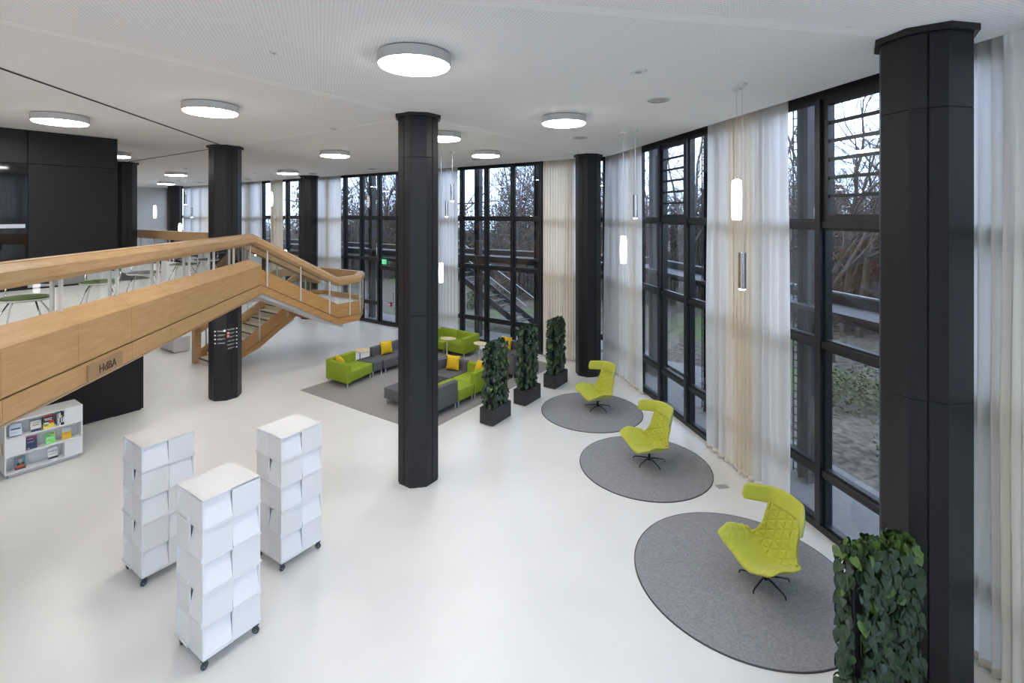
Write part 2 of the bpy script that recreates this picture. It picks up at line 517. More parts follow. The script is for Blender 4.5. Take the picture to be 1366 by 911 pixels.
# ---------------------------------------------------------------- facades
T_Z = [0.10, 0.88, 2.78, 4.55, 6.40]        # sill, transoms, head
def ring(w, h_, b, y0, y1):
    """frame ring w x h in xz, bar width b"""
    m = MB()
    m.box(-w / 2, w / 2, y0, y1, 0, b); m.box(-w / 2, w / 2, y0, y1, h_ - b, h_)
    m.box(-w / 2, -w / 2 + b, y0, y1, b, h_ - b); m.box(w / 2 - b, w / 2, y0, y1, b, h_ - b)
    return m
_cache = {}
def cached(key, fn):
    if key not in _cache:
        _cache[key] = fn()
    return _cache[key]
def facade(name, label, org, rz, xs, louvre=(), door=None):
    """org = world point on the facade line, local x along it, y outwards; xs = mullion positions from org"""
    root = struct(empty(name, org, rz), label)
    x0, x1 = xs[0], xs[-1]
    MB().box(x0, x1, -0.06, 0.12, 0.0, T_Z[0]).obj('sill', 'frame_black', root)
    MB().box(x0, x1, -0.06, 0.12, T_Z[4], H + 0.28).obj('head', 'frame_black', root)
    mm = cached('mullion', lambda: MB().box(-0.05, 0.05, -0.10, 0.12, T_Z[0], T_Z[4]).mesh('mullion', 'frame_black', bevel=0.004, seg=1))
    for x in xs:
        link('mullion', mm, root, (x, 0, 0))
    for i in range(len(xs) - 1):
        w = xs[i + 1] - xs[i] - 0.10
        xm = (xs[i] + xs[i + 1]) / 2
        wk = round(w, 3)
        tm = cached(('tr', wk), lambda: MB().box(-w / 2, w / 2, -0.07, 0.10, -0.05, 0.05).mesh('transom', 'frame_black', bevel=0.004, seg=1))
        isdoor = door == i
        for k in (1, 2, 3):
            if isdoor and k == 1:
                continue
            link('transom', tm, root, (xm, 0, T_Z[k]))
        for k in range(4):
            z0 = T_Z[k] + (0.05 if k else 0); z1 = T_Z[k + 1] - (0.05 if k < 3 else 0)
            if isdoor:
                if k == 0:
                    continue
                if k == 1:
                    z0 = T_Z[0]; z1 = T_Z[2] - 0.05
                    MB().box(-w / 2, w / 2, -0.05, 0.08, 2.42, 2.52).obj('door_head', 'frame_black', root, (xm, 0, 0))
                    lf = ring(w - 0.02, 2.32, 0.085, -0.03, 0.04).obj('door_leaf', 'frame_black', root, (xm, 0, z0))
                    MB().box(-w / 2 + 0.08, w / 2 - 0.08, -0.006, 0.006, 0.08, 2.24).obj('pane', 'pane', lf)
                    MB().tube([(w / 2 - 0.16, -0.09, 0.85), (w / 2 - 0.16, -0.09, 1.35)], 0.016, 8).obj('door_handle', 'alu', lf)
                    MB().box(-w / 2, w / 2, -0.006, 0.006, 2.52, z1).obj('pane', 'pane', root, (xm, 0, 0))
                    continue
            hh = z1 - z0
            deep = (i in louvre and k == 3)
            bw = 0.10 if deep else 0.035
            sm = cached(('sash', wk, round(hh, 3), deep), lambda: ring(w, hh, bw, -0.05 if deep else -0.03, 0.06).mesh('sash', 'frame_black'))
            s_ = link('sash', sm, root, (xm, 0, z0))
            pm = cached(('pane', wk, round(hh, 3), deep), lambda: MB().box(-w / 2 + bw, w / 2 - bw, 0.012, 0.024, bw, hh - bw).mesh('pane', 'pane'))
            link('pane', pm, s_)
            if deep:
                lm = cached(('louvre', wk), lambda: MB().box(-w / 2 + bw, w / 2 - bw, -0.035, 0.0, -0.024, 0.024).mesh('louvre_bar', 'frame_black'))
                nb = 5
                for j in range(nb):
                    link('louvre_bar', lm, s_, (0, 0, bw + (hh - 2 * bw) * (j + 1) / (nb + 1)))
    return root

# diagonal facade at the right (local x = -b)
bs = [13.69 - 1.229 * k for k in range(8)]
bs = [14.22] + bs + [3.85]
mid = 9.0
xs = sorted(mid - b for b in bs)
lou = []
for i in range(len(xs) - 1):
    bm_ = mid - (xs[i] + xs[i + 1]) / 2
    if abs(bm_ - 10.62) < 0.3 or abs(bm_ - 5.70) < 0.3:
        lou.append(i)
facade('window_1', 'black framed glass facade behind the lime chairs, with two louvred vents', D(FA, mid), A2 - R(90), xs, lou)
# far facade, one window per column bay (local x = q)
qs = [-6.2 - 1.158 * k for k in range(0, 28)]
facade('window_2', 'tall black framed window grid behind the lounge sofas', G(-9.1, FP), A1, [q + 9.1 for q in ([-5.9] + qs[:7])[::-1]])
facade('window_3', 'tall black framed window grid with glass door beyond the stair landing', G(-16.0, FP), A1, [q + 16.0 for q in qs[6:13][::-1]], door=4 - 1)
facade('window_4', 'tall black framed windows beyond the sloping stair rail', G(-23.0, FP), A1, [q + 23.0 for q in qs[12:19][::-1]])
facade('window_5', 'tall black framed windows hidden behind the sign column', G(-30.0, FP), A1, [q + 30.0 for q in qs[18:25][::-1]])
facade('window_6', 'last black framed windows beside the white end wall', G(-35.0, FP), A1, [q + 35.0 for q in (qs[24:28] + [QW])[::-1]])
ps = [6.70 - 1.158 * k for k in range(14)]
facade('window_7', 'black framed windows to the right of the camera', G(FQ, -1.0), A1 - R(90), sorted(-1.0 - p for p in ps))

# ---------------------------------------------------------------- the black core at the left
QC = -14.03
core = struct(empty('wall_core', G(QC, 2.0), A1), 'black panelled core behind the wooden bridge')
MB().box(-6.0, -0.06, -8.5, 2.2, 0.0, H).obj('core_block', 'slot_black', core)
def core_panel(p0, p1, z0, z1, material='black_panel', nm='panel'):
    return MB().box(-0.06, 0.0, p0 - 2.0 + 0.004, p1 - 2.0 - 0.004, z0 + 0.004, z1 - 0.004).obj(nm, material, core, bevel=0.003, seg=1)
for p0, p1 in ((2.74, 4.26), (0.9, 2.74), (-1.0, 0.9), (-3.0, -1.0), (-5.0, -3.0)):
    core_panel(p0, p1, 5.757, H)
core_panel(2.74, 4.26, 3.52, 5.757)
core_panel(-1.0, 0.9, 3.2, 5.757); core_panel(-3.0, -1.0, 3.2, 5.757); core_panel(-5.0, -3.0, 3.2, 5.757)
for i, (p0, p1) in enumerate(((3.7, 4.26), (3.1, 3.7), (2.74, 3.1))):
    core_panel(p0, p1, 3.17, 3.52, ('panel_pale', 'panel_greige', 'panel_pale')[i], 'low_panel')
for p0, p1 in ((3.4, 4.77), (2.0, 3.4), (0.6, 2.0), (-1.0, 0.6), (-3.0, -1.0), (-5.0, -3.0)):
    core_panel(p0, p1, 0.03, 2.9)
MB().box(-3.0, -0.03, 2.2, 2.73, 0.0, 2.9).obj('core_return', 'black_panel', core)
cw = MB().box(-0.03, -0.015, 0.9 - 2.0, 2.74 - 2.0, 3.2, 5.757).obj('core_glass', 'sign_black', core)
cw.data.materials[0] = mat('core_glass', (0.006, 0.006, 0.007), 0.04, spec=0.6)
ring(1.84, 2.55, 0.03, 0, 0.03).obj('glass_frame', 'alu', core, (-0.03, 1.82 - 2.0, 3.2), R(90))
MB().box(-0.012, 0.01, 0.9 - 2.0, 2.70 - 2.0, 4.42, 4.50).obj('push_bar', 'alu', core)

# ---------------------------------------------------------------- octagonal columns
AP = 0.345
SD = AP * math.tan(math.pi / 8)             # half side of the octagon
def column_piece(z0, z1):
    """bent cover: one diagonal face with half of each neighbour face, first quadrant"""
    g = 0.007
    out = [(AP, g), (AP, SD), (SD, AP), (g, AP)]
    t = 0.02
    inn = [(AP - t, g), (AP - t, SD - t * 0.41), (SD - t * 0.41, AP - t), (g, AP - t)]
    return MB().prism(out + inn[::-1], z0 + 0.002, z1 - 0.002).mesh('cladding_panel', 'black_steel', bevel=0.003, seg=1)
TIERS = [(0.03, 2.96), (2.96, 5.69), (5.69, H - 0.06)]
pieces = [column_piece(a, b) for a, b in TIERS]
def octa(ap):
    s_ = ap * math.tan(math.pi / 8)
    return [(ap, -s_), (ap, s_), (s_, ap), (-s_, ap), (-ap, s_), (-ap, -s_), (-s_, -ap), (s_, -ap)]
cap_me = MB().prism(octa(AP + 0.045), H - 0.06, H).mesh('cap', 'black_steel', bevel=0.004, seg=1)
core_me = MB().prism(octa(AP - 0.03), 0.0, H).mesh('shaft_core', 'slot_black')
foot_me = MB().prism(octa(AP - 0.012), 0.0, 0.03).mesh('foot', 'slot_black')
def column(key, label):
    P = CG[key]
    root = tag(empty('octagonal_column', (P.x, P.y, 0), A1), label, 'column', 'black octagonal columns')
    link('shaft_core', core_me, root); link('cap', cap_me, root); link('foot', foot_me, root)
    for pm in pieces:
        for k in range(4):
            link('cladding_panel', pm, root, rz=R(90) * k)
    return root
column('centre', 'black octagonal column in the middle of the white floor, beside the lounge rug')
col_sign = column('sign', 'black octagonal column with the wayfinding sign, behind the wooden bridge')
column('left', 'black octagonal column just behind the black core wall')
column('right', 'large black octagonal column nearest the camera, behind the ivy screen at the right')
column('window', 'black octagonal column by the windows, behind the farthest lime chair')
column('window_mid', 'black octagonal column by the windows, hidden behind the middle column')
column('window_far', 'black octagonal column by the windows, between pale curtains beyond the stair')
column('window_farther', 'black octagonal column by the windows, hidden behind the sign column')
column('end', 'farthest black octagonal column, beside the white end wall')
# ---------------------------------------------------------------- wooden bridge
LV = 3.165          # gallery floor
RT = 4.165          # handrail top
AR = -4.40          # line of the handrail's outer top edge (a)
AO = -4.24          # outer face of the parapet
B0 = 2.447          # near end of the bridge (out of the frame)
BE = 14.28          # where the stair begins
bridge = tag(empty('gallery_bridge', D(AR, 8.3), A2), 'oak clad gallery bridge with glass parapet crossing the hall at the left', 'bridge')
def bar(prof, b0, b1, mitre0=False, mitre1=False, m=None):
    """profile (a, z) along b; the far end is cut on the line of the stair"""
    m = m or MB()
    k = len(prof); o = len(m.v)
    for bb, mi in ((b0, mitre0), (b1, mitre1)):
        for a, z in prof:
            m.v.append((a - AR, bb + ((a - AR) if mi else 0) - 8.3, z))
    m.f.append(tuple(o + i for i in range(k)))
    m.f.append(tuple(o + 2 * k - 1 - i for i in range(k)))
    for i in range(k):
        m.f.append((o + i, o + k + i, o + k + (i + 1) % k, o + (i + 1) % k))
    return m
joints = [B0 + 1.167 * k for k in range(11)]           # 2.447 ... 14.117 post lines
segs = list(zip(joints[:-1], joints[1:])) + [(joints[-1], BE)]
SLOPE = [(-4.46, 3.496), (AO, 3.314), (AO - 0.02, 3.29), (-4.48, 3.47)]
UPPER = [(AO, 3.310), (AO, 2.800), (AO - 0.03, 2.800), (AO - 0.03, 3.310)]
LOWER = [(AO + 0.012, 2.778), (AO + 0.012, 2.545), (AO - 0.02, 2.545), (AO - 0.02, 2.778)]
SOFF = [(AO + 0.010, 2.541), (-4.37, 2.425), (-4.39, 2.45), (AO - 0.02, 2.565)]
INNER = [(-4.46, 3.496), (-4.46, LV), (-4.49, LV), (-4.49, 3.49)]
g = 0.003
for i, (b0, b1) in enumerate(segs):
    last = i == len(segs) - 1
    for nm, pr in (('sloped_panel', SLOPE), ('upper_panel', UPPER), ('lower_panel', LOWER), ('soffit_panel', SOFF), ('inner_panel', INNER)):
        bar(pr, b0 + g, b1 - (0 if last else g), False, last).obj(nm, 'oak', bridge)
bar([(-4.27, 3.30), (-4.27, 2.50), (-4.45, 2.46), (-4.45, 3.44)], B0, BE, False, True).obj('parapet_core', 'oak_dark', bridge)
RAILP = [(0, 0), (0.07, -0.08), (0.07, -0.207), (0, -0.275), (-0.15, -0.275), (-0.15, 0)]
bar([(AR + u, RT + w) for u, w in RAILP], B0, BE, False, True).obj('handrail', 'oak_rail', bridge)
bar([(AR - 0.001, RT + 0.012), (AR - 0.001, RT), (AR - 0.149, RT), (AR - 0.149, RT + 0.012)], B0, BE, False, True).obj('handrail_cap', 'oak_rail', bridge)
post_me = MB().box(-0.02, 0.02, -0.016, 0.016, 0, 0.42).mesh('post', 'post_white', bevel=0.003, seg=1)
for b in joints:
    link('post', post_me, bridge, (-4.455 - AR + 0.02, b - 8.3, 3.48))
    link('post', post_me, bridge, (-4.53 - AR, b - 8.3, 3.48))
pane_me = MB().box(-0.005, 0.005, 0.02, 1.147, 0, 0.40).mesh('glass_pane', 'pane_clear')
for b in joints[:-1]:
    link('glass_pane', pane_me, bridge, (-4.49 - AR, b - 8.3, 3.495))
# lettered sign plate on the lower panels (HdBA)
bsm, bsl = 7.61, 0.72
sgn = MB().box(-0.03, 0.0, -bsl / 2, bsl / 2, -0.105, 0.105).obj('sign_plate', 'oak_sign', bridge, (AO - AR + 0.044, bsm - 8.3, 2.64), bevel=0.004, seg=1)
text_mesh('sign_letters', 'HdBA', 0.155, 'sign_letter', sgn, (0.002, 0.02, -0.01), (R(90), 0, R(90)), 0.003)

# ---------------------------------------------------------------- gallery floor
def qp_from_ab(a, b):
    s_ = math.sqrt(0.5)
    return ((a - b) * s_, (a + b) * s_)
gp = [qp_from_ab(-4.47, B0), qp_from_ab(-4.47, 14.2), (-13.25, 6.90), (-26.0, 6.90), (-26.0, 4.9), (-13.8, 4.9), (-13.8, -1.0)]
gal = struct(MB().prism(gp[::-1], 2.47, LV).obj('floor_gallery', 'floor', rz=A1), 'white gallery floor behind the wooden bridge parapet')
MB().box(-26.0, -14.5, 6.90, 6.93, 2.47, LV).obj('gallery_fascia', 'oak_stair', gal)

# ---------------------------------------------------------------- balustrade between the left columns
def out_mitre(dirs):
    res = []
    for i in range(len(dirs) + 1):
        if i == 0: res.append(dirs[0])
        elif i == len(dirs): res.append(dirs[-1])
        else:
            a, b = dirs[i - 1], dirs[i]
            res.append((a + b) / (1 + a.dot(b)))
    return res
far = tag(empty('gallery_balustrade', G(-19.0, 6.93), A1), 'oak topped glass balustrade at the gallery edge between the two left columns', 'balustrade')
MB().extr([(u, w) for u, w in RAILP], (-7.0, 0, RT), (4.5, 0, RT), (0, 1, 0)).obj('handrail', 'oak_rail', far)
for k in range(10):
    MB().box(-0.02, 0.02, -0.10, -0.06, LV, RT - 0.26).obj('post', 'post_white', far, (4.4 - 1.158 * k, 0, 0))
for k in range(9):
    MB().box(-1.12, -0.04, -0.086, -0.076, LV + 0.1, RT - 0.27).obj('glass_pane', 'pane_clear', far, (4.4 - 1.158 * k, 0, 0))

# ---------------------------------------------------------------- staircase
LM = 1.718; RL = 2.718
PA = 9.65
stair = tag(empty('staircase', G(-15.2, 9.0), A1), 'oak staircase with octagonal landing descending from the bridge', 'staircase')
def S(q, p, z): return Vector((q + 15.2, p - 9.0, z))
ex, ey = Vector((1, 0, 0)), Vector((0, 1, 0)); dg_ = (ex + ey).normalized(); dg2 = (ey - ex).normalized()
PITCH = 0.172 / 0.2722
zfoot = RL - PITCH * (PA - 7.12)
outer = [S(-13.21, 6.987, RT), S(-13.21, PA, RL), S(-13.21, 10.45, RL), S(-14.0, 11.24, RL), S(-16.25, 11.24, RL), S(-17.05, 10.44, RL), S(-17.05, PA, RL), S(-17.05, 7.12, zfoot)]
odirs = [ex, ex, dg_, ey, dg2, -ex, -ex]
inner = [S(-14.45, 6.987, RT), S(-14.45, PA, RL), S(-15.5, PA, RL), S(-15.5, 7.12, zfoot)]
idirs = [-ex, -ey, ex]
oo, ii = out_mitre(odirs), out_mitre(idirs)
oo[0] = (ex + Vector((math.cos(R(45)), math.sin(R(45)), 0))) / (1 + math.cos(R(45)))   # mitre with the bridge
MB().sweep(RAILP, outer, oo).obj('handrail', 'oak_rail', stair)
MB().sweep(RAILP, inner, ii).obj('handrail', 'oak_rail', stair)
# newels: the rails turn down to the floor
for q, s_ in ((-17.05, 1), (-15.5, -1)):
    c0 = S(q, 7.12, 0)
    x0, x1 = sorted((c0.x - 0.07 * s_, c0.x + 0.15 * s_))
    MB().add([(x0, c0.y - 0.02, 0), (x1, c0.y - 0.02, 0), (x1, c0.y + 0.17, 0), (x0, c0.y + 0.17, 0),
              (x0, c0.y - 0.02, zfoot - 0.01), (x1, c0.y - 0.02, zfoot - 0.01), (x1, c0.y + 0.17, zfoot + 0.11), (x0, c0.y + 0.17, zfoot + 0.11)],
             [(0, 3, 2, 1), (4, 5, 6, 7), (0, 1, 5, 4), (1, 2, 6, 5), (2, 3, 7, 6), (3, 0, 4, 7)]).obj('newel', 'oak_rail', stair, bevel=0.01)
UP = [(0.0, -0.843), (0.0, -1.262), (-0.05, -1.262), (-0.05, -0.843)]
LO = [(0.004, -1.284), (0.004, -1.486), (-0.05, -1.486), (-0.05, -1.284)]
BK = [(-0.012, -1.255), (-0.012, -1.29), (-0.045, -1.29), (-0.045, -1.255)]
def clip_floor(prof, z):
    return [(u, max(w, -z + 0.001)) for u, w in prof]
def panels(path, outs, splits):
    for j in range(len(path) - 1):
        n_ = splits[j]
        for k in range(n_):
            t0, t1 = k / n_, (k + 1) / n_
            P0, P1 = path[j].lerp(path[j + 1], t0), path[j].lerp(path[j + 1], t1)
            base = (outs[j].lerp(outs[j + 1], 0.5))
            O0 = outs[j] if k == 0 else outs_mid[j]
            O1 = outs[j + 1] if k == n_ - 1 else outs_mid[j]
            for nm, pr in (('side_panel', UP), ('lower_panel', LO)):
                m = MB()
                kk = len(pr); 
                for P, O in ((P0, O0), (P1, O1)):
                    for u, w in pr:
                        q_ = P + O * u
                        m.v.append((q_.x, q_.y, max(P.z + w, 0.001)))
                m.f = [tuple(range(kk)), tuple(range(2 * kk - 1, kk - 1, -1))] + [(i, kk + i, kk + (i + 1) % kk, (i + 1) % kk) for i in range(kk)]
                m.obj(nm, 'oak_stair', stair)
outs_mid = odirs; panels(outer, oo, [3, 1, 1, 2, 1, 1, 2])
outs_mid = idirs; panels(inner, ii, [3, 1, 2])
def backing(path, outs):
    m = MB(); kk = 4
    for P, O in zip(path, outs):
        for u, w in BK:
            q_ = P + O * u
            m.v.append((q_.x, q_.y, max(P.z + w, 0.002)))
    for j in range(len(path) - 1):
        for i in range(kk):
            m.f.append((j * kk + i, (j + 1) * kk + i, (j + 1) * kk + (i + 1) % kk, j * kk + (i + 1) % kk))
    m.obj('groove', 'oak_dark', stair)
backing(outer, oo); backing(inner, ii)
sp_me = MB().box(-0.014, 0.014, -0.02, 0.02, 0, 1.02).mesh('post', 'post_white', bevel=0.003, seg=1)
def post_at(path, j, t, d_):
    P = path[j].lerp(path[j + 1], t) + d_ * 0.012
    link('post', sp_me, stair, (P.x, P.y, P.z - 1.262))
for p_ in (7.36, 8.364, 9.336):
    post_at(outer, 0, (p_ - 6.987) / (PA - 6.987), ex)
post_at(outer, 1, (10.09 - PA) / 0.8, ex); post_at(outer, 2, 0.12, dg_); post_at(outer, 2, 0.88, dg_)
for t in (0.1, 0.36, 0.62, 0.9): post_at(outer, 3, t, ey)
post_at(outer, 5, 0.5, -ex)
for t in (0.15, 0.5, 0.85): post_at(outer, 6, t, -ex)
for t in (0.14, 0.52, 0.88): post_at(inner, 0, t, -ex)
for t in (0.2, 0.8): post_at(inner, 1, t, -ey)
for t in (0.12, 0.5): post_at(inner, 2, t, ex)
def glassrun(path, j, d_, t0=0.03, t1=0.97):
    P0, P1 = path[j].lerp(path[j + 1], t0) - d_ * 0.03, path[j].lerp(path[j + 1], t1) - d_ * 0.03
    m = MB(); w = d_ * 0.005
    vs = []
    for P in (P0, P1):
        for s_, dz in ((1, -0.27), (1, -0.84), (-1, -0.84), (-1, -0.27)):
            q_ = P + w * s_
            vs.append((q_.x, q_.y, P.z + dz))
    m.add(vs, [(0, 1, 2, 3), (7, 6, 5, 4)] + [(i, 4 + i, 4 + (i + 1) % 4, (i + 1) % 4) for i in range(4)])
    m.obj('glass_pane', 'pane_clear', stair)
for j, d_ in enumerate(odirs): glassrun(outer, j, d_)
for j, d_ in enumerate(idirs): glassrun(inner, j, d_)
lp = [(-13.24, PA), (-13.24, 10.45), (-14.0, 11.21), (-16.25, 11.21), (-17.02, 10.44), (-17.02, PA)]
MB().prism([(q + 15.2, p - 9.0) for q, p in lp], 1.36, LM).obj('landing', 'floor', stair)
# white beams under the flights
for q0, q1, a, b in ((-14.40, -13.32, (6.987, RT), (PA + 0.25, RL)), (-16.95, -15.62, (7.55, zfoot + 0.27), (PA, RL))):
    m = MB()
    A_, B_ = S(q0, a[0], 0), S(q1, b[0], 0)
    vs = []
    for (pp, zz) in (a, b):
        for q in (q0, q1):
            for dz in (-1.62, -1.30):
                v = S(q, pp, max(0.0, zz + dz)); vs.append(tuple(v))
    m.add(vs, [(0, 1, 3, 2), (4, 6, 7, 5), (0, 4, 5, 1), (2, 3, 7, 6), (1, 5, 7, 3), (0, 2, 6, 4)])
    m.obj('flight_beam', 'white_lacquer', stair)
for i in range(9):              # lower flight
    z = 0.1718 * (i + 1); p0 = 7.22 + 0.27 * i
    t_ = MB().box(-16.98 + 15.2, -15.56 + 15.2, p0 - 9.0, p0 + 0.31 - 9.0, max(0.0, z - 0.19), z).obj('tread', 'tread', stair)
    MB().box(-16.98 + 15.2, -15.56 + 15.2, p0 - 0.012 - 9.0, p0 + 0.03 - 9.0, z - 0.025, z + 0.003).obj('nosing', 'frame_black', t_)
for i in range(7):              # upper flight
    z = LV - 0.181 * (i + 1); p0 = 6.987 + 0.333 * i
    t_ = MB().box(-14.40 + 15.2, -13.27 + 15.2, p0 - 9.0, p0 + 0.36 - 9.0, z - 0.2, z).obj('tread', 'tread', stair)
    MB().box(-14.40 + 15.2, -13.27 + 15.2, p0 + 0.33 - 9.0, p0 + 0.363 - 9.0, z - 0.025, z + 0.003).obj('nosing', 'frame_black', t_)

# ---------------------------------------------------------------- curtains
def curtain(label, path, fold, amp, dens=None, group='sheer curtains on the ceiling track', z0=0.025, z1=H + 0.10, seed=0, flare=0.0, gather=None):
    """path = world polyline; fold(t) = local fold spacing in metres"""
    rnd = random.Random(seed)
    pts = [Vector(p) for p in path]
    seg = [(pts[i + 1] - pts[i]).length for i in range(len(pts) - 1)]
    L = sum(seg)
    nx = int(L / 0.016)
    nz = 10
    org = pts[0].copy()
    me = MB()
    ph = rnd.random() * 6
    phs = []
    for i in range(nx + 1):
        t = i / nx
        phs.append(ph)
        ph += (L / nx) * 2 * math.pi / (fold(t) * (0.85 + 0.3 * noise.noise(Vector((t * 9 + seed, 3.1, 0)))))
    for k in range(nz + 1):
        zt = k / nz
        z = z0 + (z1 - z0) * zt
        for i in range(nx + 1):
            t = i / nx
            # contraction of the lower edge so that the sides hang like cloth
            tt = t + flare * (1 - zt) * (t - 0.5)
            dist = tt * L
            j = 0; acc = 0
            while j < len(seg) - 1 and dist > acc + seg[j]:
                acc += seg[j]; j += 1
            u = (pts[j + 1] - pts[j]).normalized()
            nrm = Vector((u.y, -u.x, 0))
            P = pts[j] + u * (dist - acc)
            a = amp * (0.7 + 0.6 * noise.noise(Vector((t * 7 + seed, zt * 1.2, 5.0)))) * (0.55 + 0.45 * (1 - zt) ** 0.7)
            sway = 0.018 * noise.noise(Vector((t * 5 + seed, zt * 2.0, 9.0)))
            y = a * math.sin(phs[i] + 0.6 * noise.noise(Vector((t * 3, zt * 2.5, seed)))) + sway
            P = P + nrm * y + u * (0.4 * a * math.cos(phs[i]))
            me.v.append((P.x - org.x, P.y - org.y, z))
    w = nx + 1
    for k in range(nz):
        for i in range(nx):
            me.f.append((k * w + i, k * w + i + 1, (k + 1) * w + i + 1, (k + 1) * w + i))
    # hem: a doubled band along the lower edge
    hem = MB()
    for zz in (z0 - 0.004, z0 + 0.085):
        for i in range(nx + 1):
            x, y, _ = me.v[i]
            hem.v.append((x, y, zz))
    for i in range(nx):
        hem.f.append((i, i + 1, w + i + 1, w + i))
    o = me.obj('curtain', 'curtain_cloth', None, (org.x, org.y, 0), smooth=True)
    att = o.data.attributes.new('cloth_layers', 'FLOAT', 'POINT')
    att.data.foreach_set('value', [max(0.0, min(1.0, dens(i / nx) if dens else 0.0)) for k in range(nz + 1) for i in range(nx + 1)])
    tag(o, label, 'curtain', group)
    ho = hem.obj('hem', 'hem', o, smooth=True)
    md = ho.modifiers.new('thick', 'SOLIDIFY'); md.thickness = 0.006; md.offset = 0
    hd = MB()
    P0, P1 = pts[0] - org, pts[-1] - org
    hd.tube([(p.x - org.x, p.y - org.y, H + 0.108) for p in pts], 0.014, 6).obj('track', 'alu', o)
    return o
CA = FA - 0.17; CP = FP - 0.17
def gathered(c, w, tight, loose):
    return lambda t: loose + (tight - loose) * math.exp(-((t - c) / w) ** 2)
def thick(c, w, soft=0.05, amount=1.0):
    """gathered stretch of cloth around t = c, half width w"""
    return lambda t: amount * max(0.0, min(1.0, (w - abs(t - c)) / soft + 0.5)) * (0.85 + 0.3 * noise.noise(Vector((t * 40, 1.5, c))))
BEIGE = 'beige curtains drawn together'
# near to far along the diagonal facade
curtain('pale sheer curtain at the right edge, beyond the nearest black column', [D(CA, 4.28), D(CA, 3.9), G(FQ - 0.17, 6.3), G(FQ - 0.17, 4.2)], gathered(0.3, 0.5, 0.14, 0.20), 0.08, thick(0.20, 0.10, 0.08, 0.4), seed=2)
curtain('white sheer curtain with beige middle between the two right windows', [D(CA, 8.98), D(CA, 6.80)], gathered(0.45, 0.22, 0.115, 0.25), 0.078, thick(0.45, 0.17, 0.10), seed=3)
curtain('white sheer curtain between the window column and the middle right window', [G(-6.12, CP), G(-5.90, CP - 0.02), D(CA - 0.02, 14.0), D(CA, 12.0)], gathered(0.75, 0.18, 0.12, 0.22), 0.05, thick(0.70, 0.06, 0.08, 0.6), seed=4, flare=0.08)
# far facade
curtain('beige curtain behind the rearmost ivy planter, left of the window column', [G(-8.35, CP), G(-7.20, CP)], gathered(0.45, 0.6, 0.11, 0.14), 0.055, lambda t: 0.95, BEIGE, seed=5)
curtain('narrow white sheer curtain strip against the window column', [G(-7.22, CP), G(-6.72, CP)], gathered(0.5, 0.6, 0.16, 0.2), 0.045, seed=6)
curtain('white sheer curtain just right of the middle column', [G(-14.25, CP), G(-12.08, CP)], gathered(0.45, 0.25, 0.11, 0.20), 0.05, thick(0.45, 0.07, 0.08, 0.5), seed=7)
curtain('white sheer curtain left of the window grid beyond the stair landing', [G(-21.3, CP), G(-19.02, CP)], gathered(0.45, 0.22, 0.11, 0.20), 0.05, thick(0.55, 0.08, 0.06, 0.8), seed=8)
curtain('narrow beige curtain above the sloping stair rail', [G(-24.85, CP), G(-23.75, CP)], gathered(0.5, 0.8, 0.10, 0.13), 0.055, lambda t: 0.95, BEIGE, seed=9)
curtain('white sheer curtain right of the sign column', [G(-28.3, CP), G(-25.7, CP)], gathered(0.42, 0.20, 0.10, 0.20), 0.05, thick(0.42, 0.10, 0.06, 0.9), seed=10)
curtain('farthest white sheer curtain between the sign column and the end column', [G(-35.0, CP), G(-30.2, CP)], gathered(0.5, 0.3, 0.13, 0.22), 0.05, thick(0.7, 0.12, 0.06, 0.7), seed=12)

# ---------------------------------------------------------------- round ceiling lamps
def make_lamp():
    root = empty('ceiling_lamp')
    MB().lathe([(0.34, -0.012), (0.395, -0.012), (0.395, -0.12), (0.388, -0.125), (0.378, -0.122)], 48, cap=False).obj('housing', 'lamp_ring', root, smooth=True, angle=0.6)
    MB().lathe([(0.366, -0.142), (0.376, -0.136), (0.378, -0.119)], 48).obj('diffuser', 'lamp_glow', root)
    MB().lathe([(0.37, -0.112), (0.37, -0.014), (0.31, -0.014), (0.31, 0.0)], 40).obj('ceiling_mount', 'lamp_white', root)
    return root
lamp0 = make_lamp()
LAMPS = [((-1.07, 5.38), 'largest round white ceiling lamp, nearest the camera'),
         ((-4.81, 7.84), 'round white ceiling lamp above the wooden bridge, in front of the sign column'),
         ((0.93, 8.81), 'round white ceiling lamp left of the round air vents'),
         ((-8.0, 8.7), 'round white ceiling lamp in front of the black core wall'),
         ((-1.50, 10.6), 'round white ceiling lamp half hidden behind the middle column'),
         ((-0.73, 13.7), 'round white ceiling lamp above the lounge window grid'),
         ((-4.94, 13.7), 'round white ceiling lamp left of the middle column'),
         ((-8.95, 19.6), 'small looking round ceiling lamp in front of the far window column'),
         ((-13.95, 20.4), 'round ceiling lamp seen between the two left columns, the nearer of two'),
         ((-18.6, 26.4), 'round ceiling lamp seen between the two left columns, the farthest of all'),
         ((-11.2, 13.8), 'round ceiling lamp cut off by the edge of the black core')]
EXTRA = [tuple(G(*qp).xy) for qp in ((-3.9, 0.0), (-8.5, -0.3), (-12.4, -1.2), (-0.4, 2.2), (-4.0, -4.4), (-9.0, -4.6))]  # unseen lamps, added to light the near part of the hall
for i, ((x, y), lb) in enumerate(LAMPS):
    o = lamp0 if i == 0 else copy_tree(lamp0)
    o.location = (x, y, H)
    tag(o, lb, 'ceiling lamp', 'round ceiling lamps')
for x, y in EXTRA[:6]:
    o = copy_tree(lamp0); o.location = (x, y, H)
    tag(o, 'round white ceiling lamp added out of the picture near the camera', 'ceiling lamp', 'round ceiling lamps')

for q, p in ((-31.0, 9.0), (-27.0, 5.0), (-32.5, 5.0)):  # more unseen lamps, added to brighten the far left end
    o = copy_tree(lamp0); o.location = G(q, p, H)
    tag(o, 'round white ceiling lamp added out of sight behind the black core', 'ceiling lamp', 'round ceiling lamps')
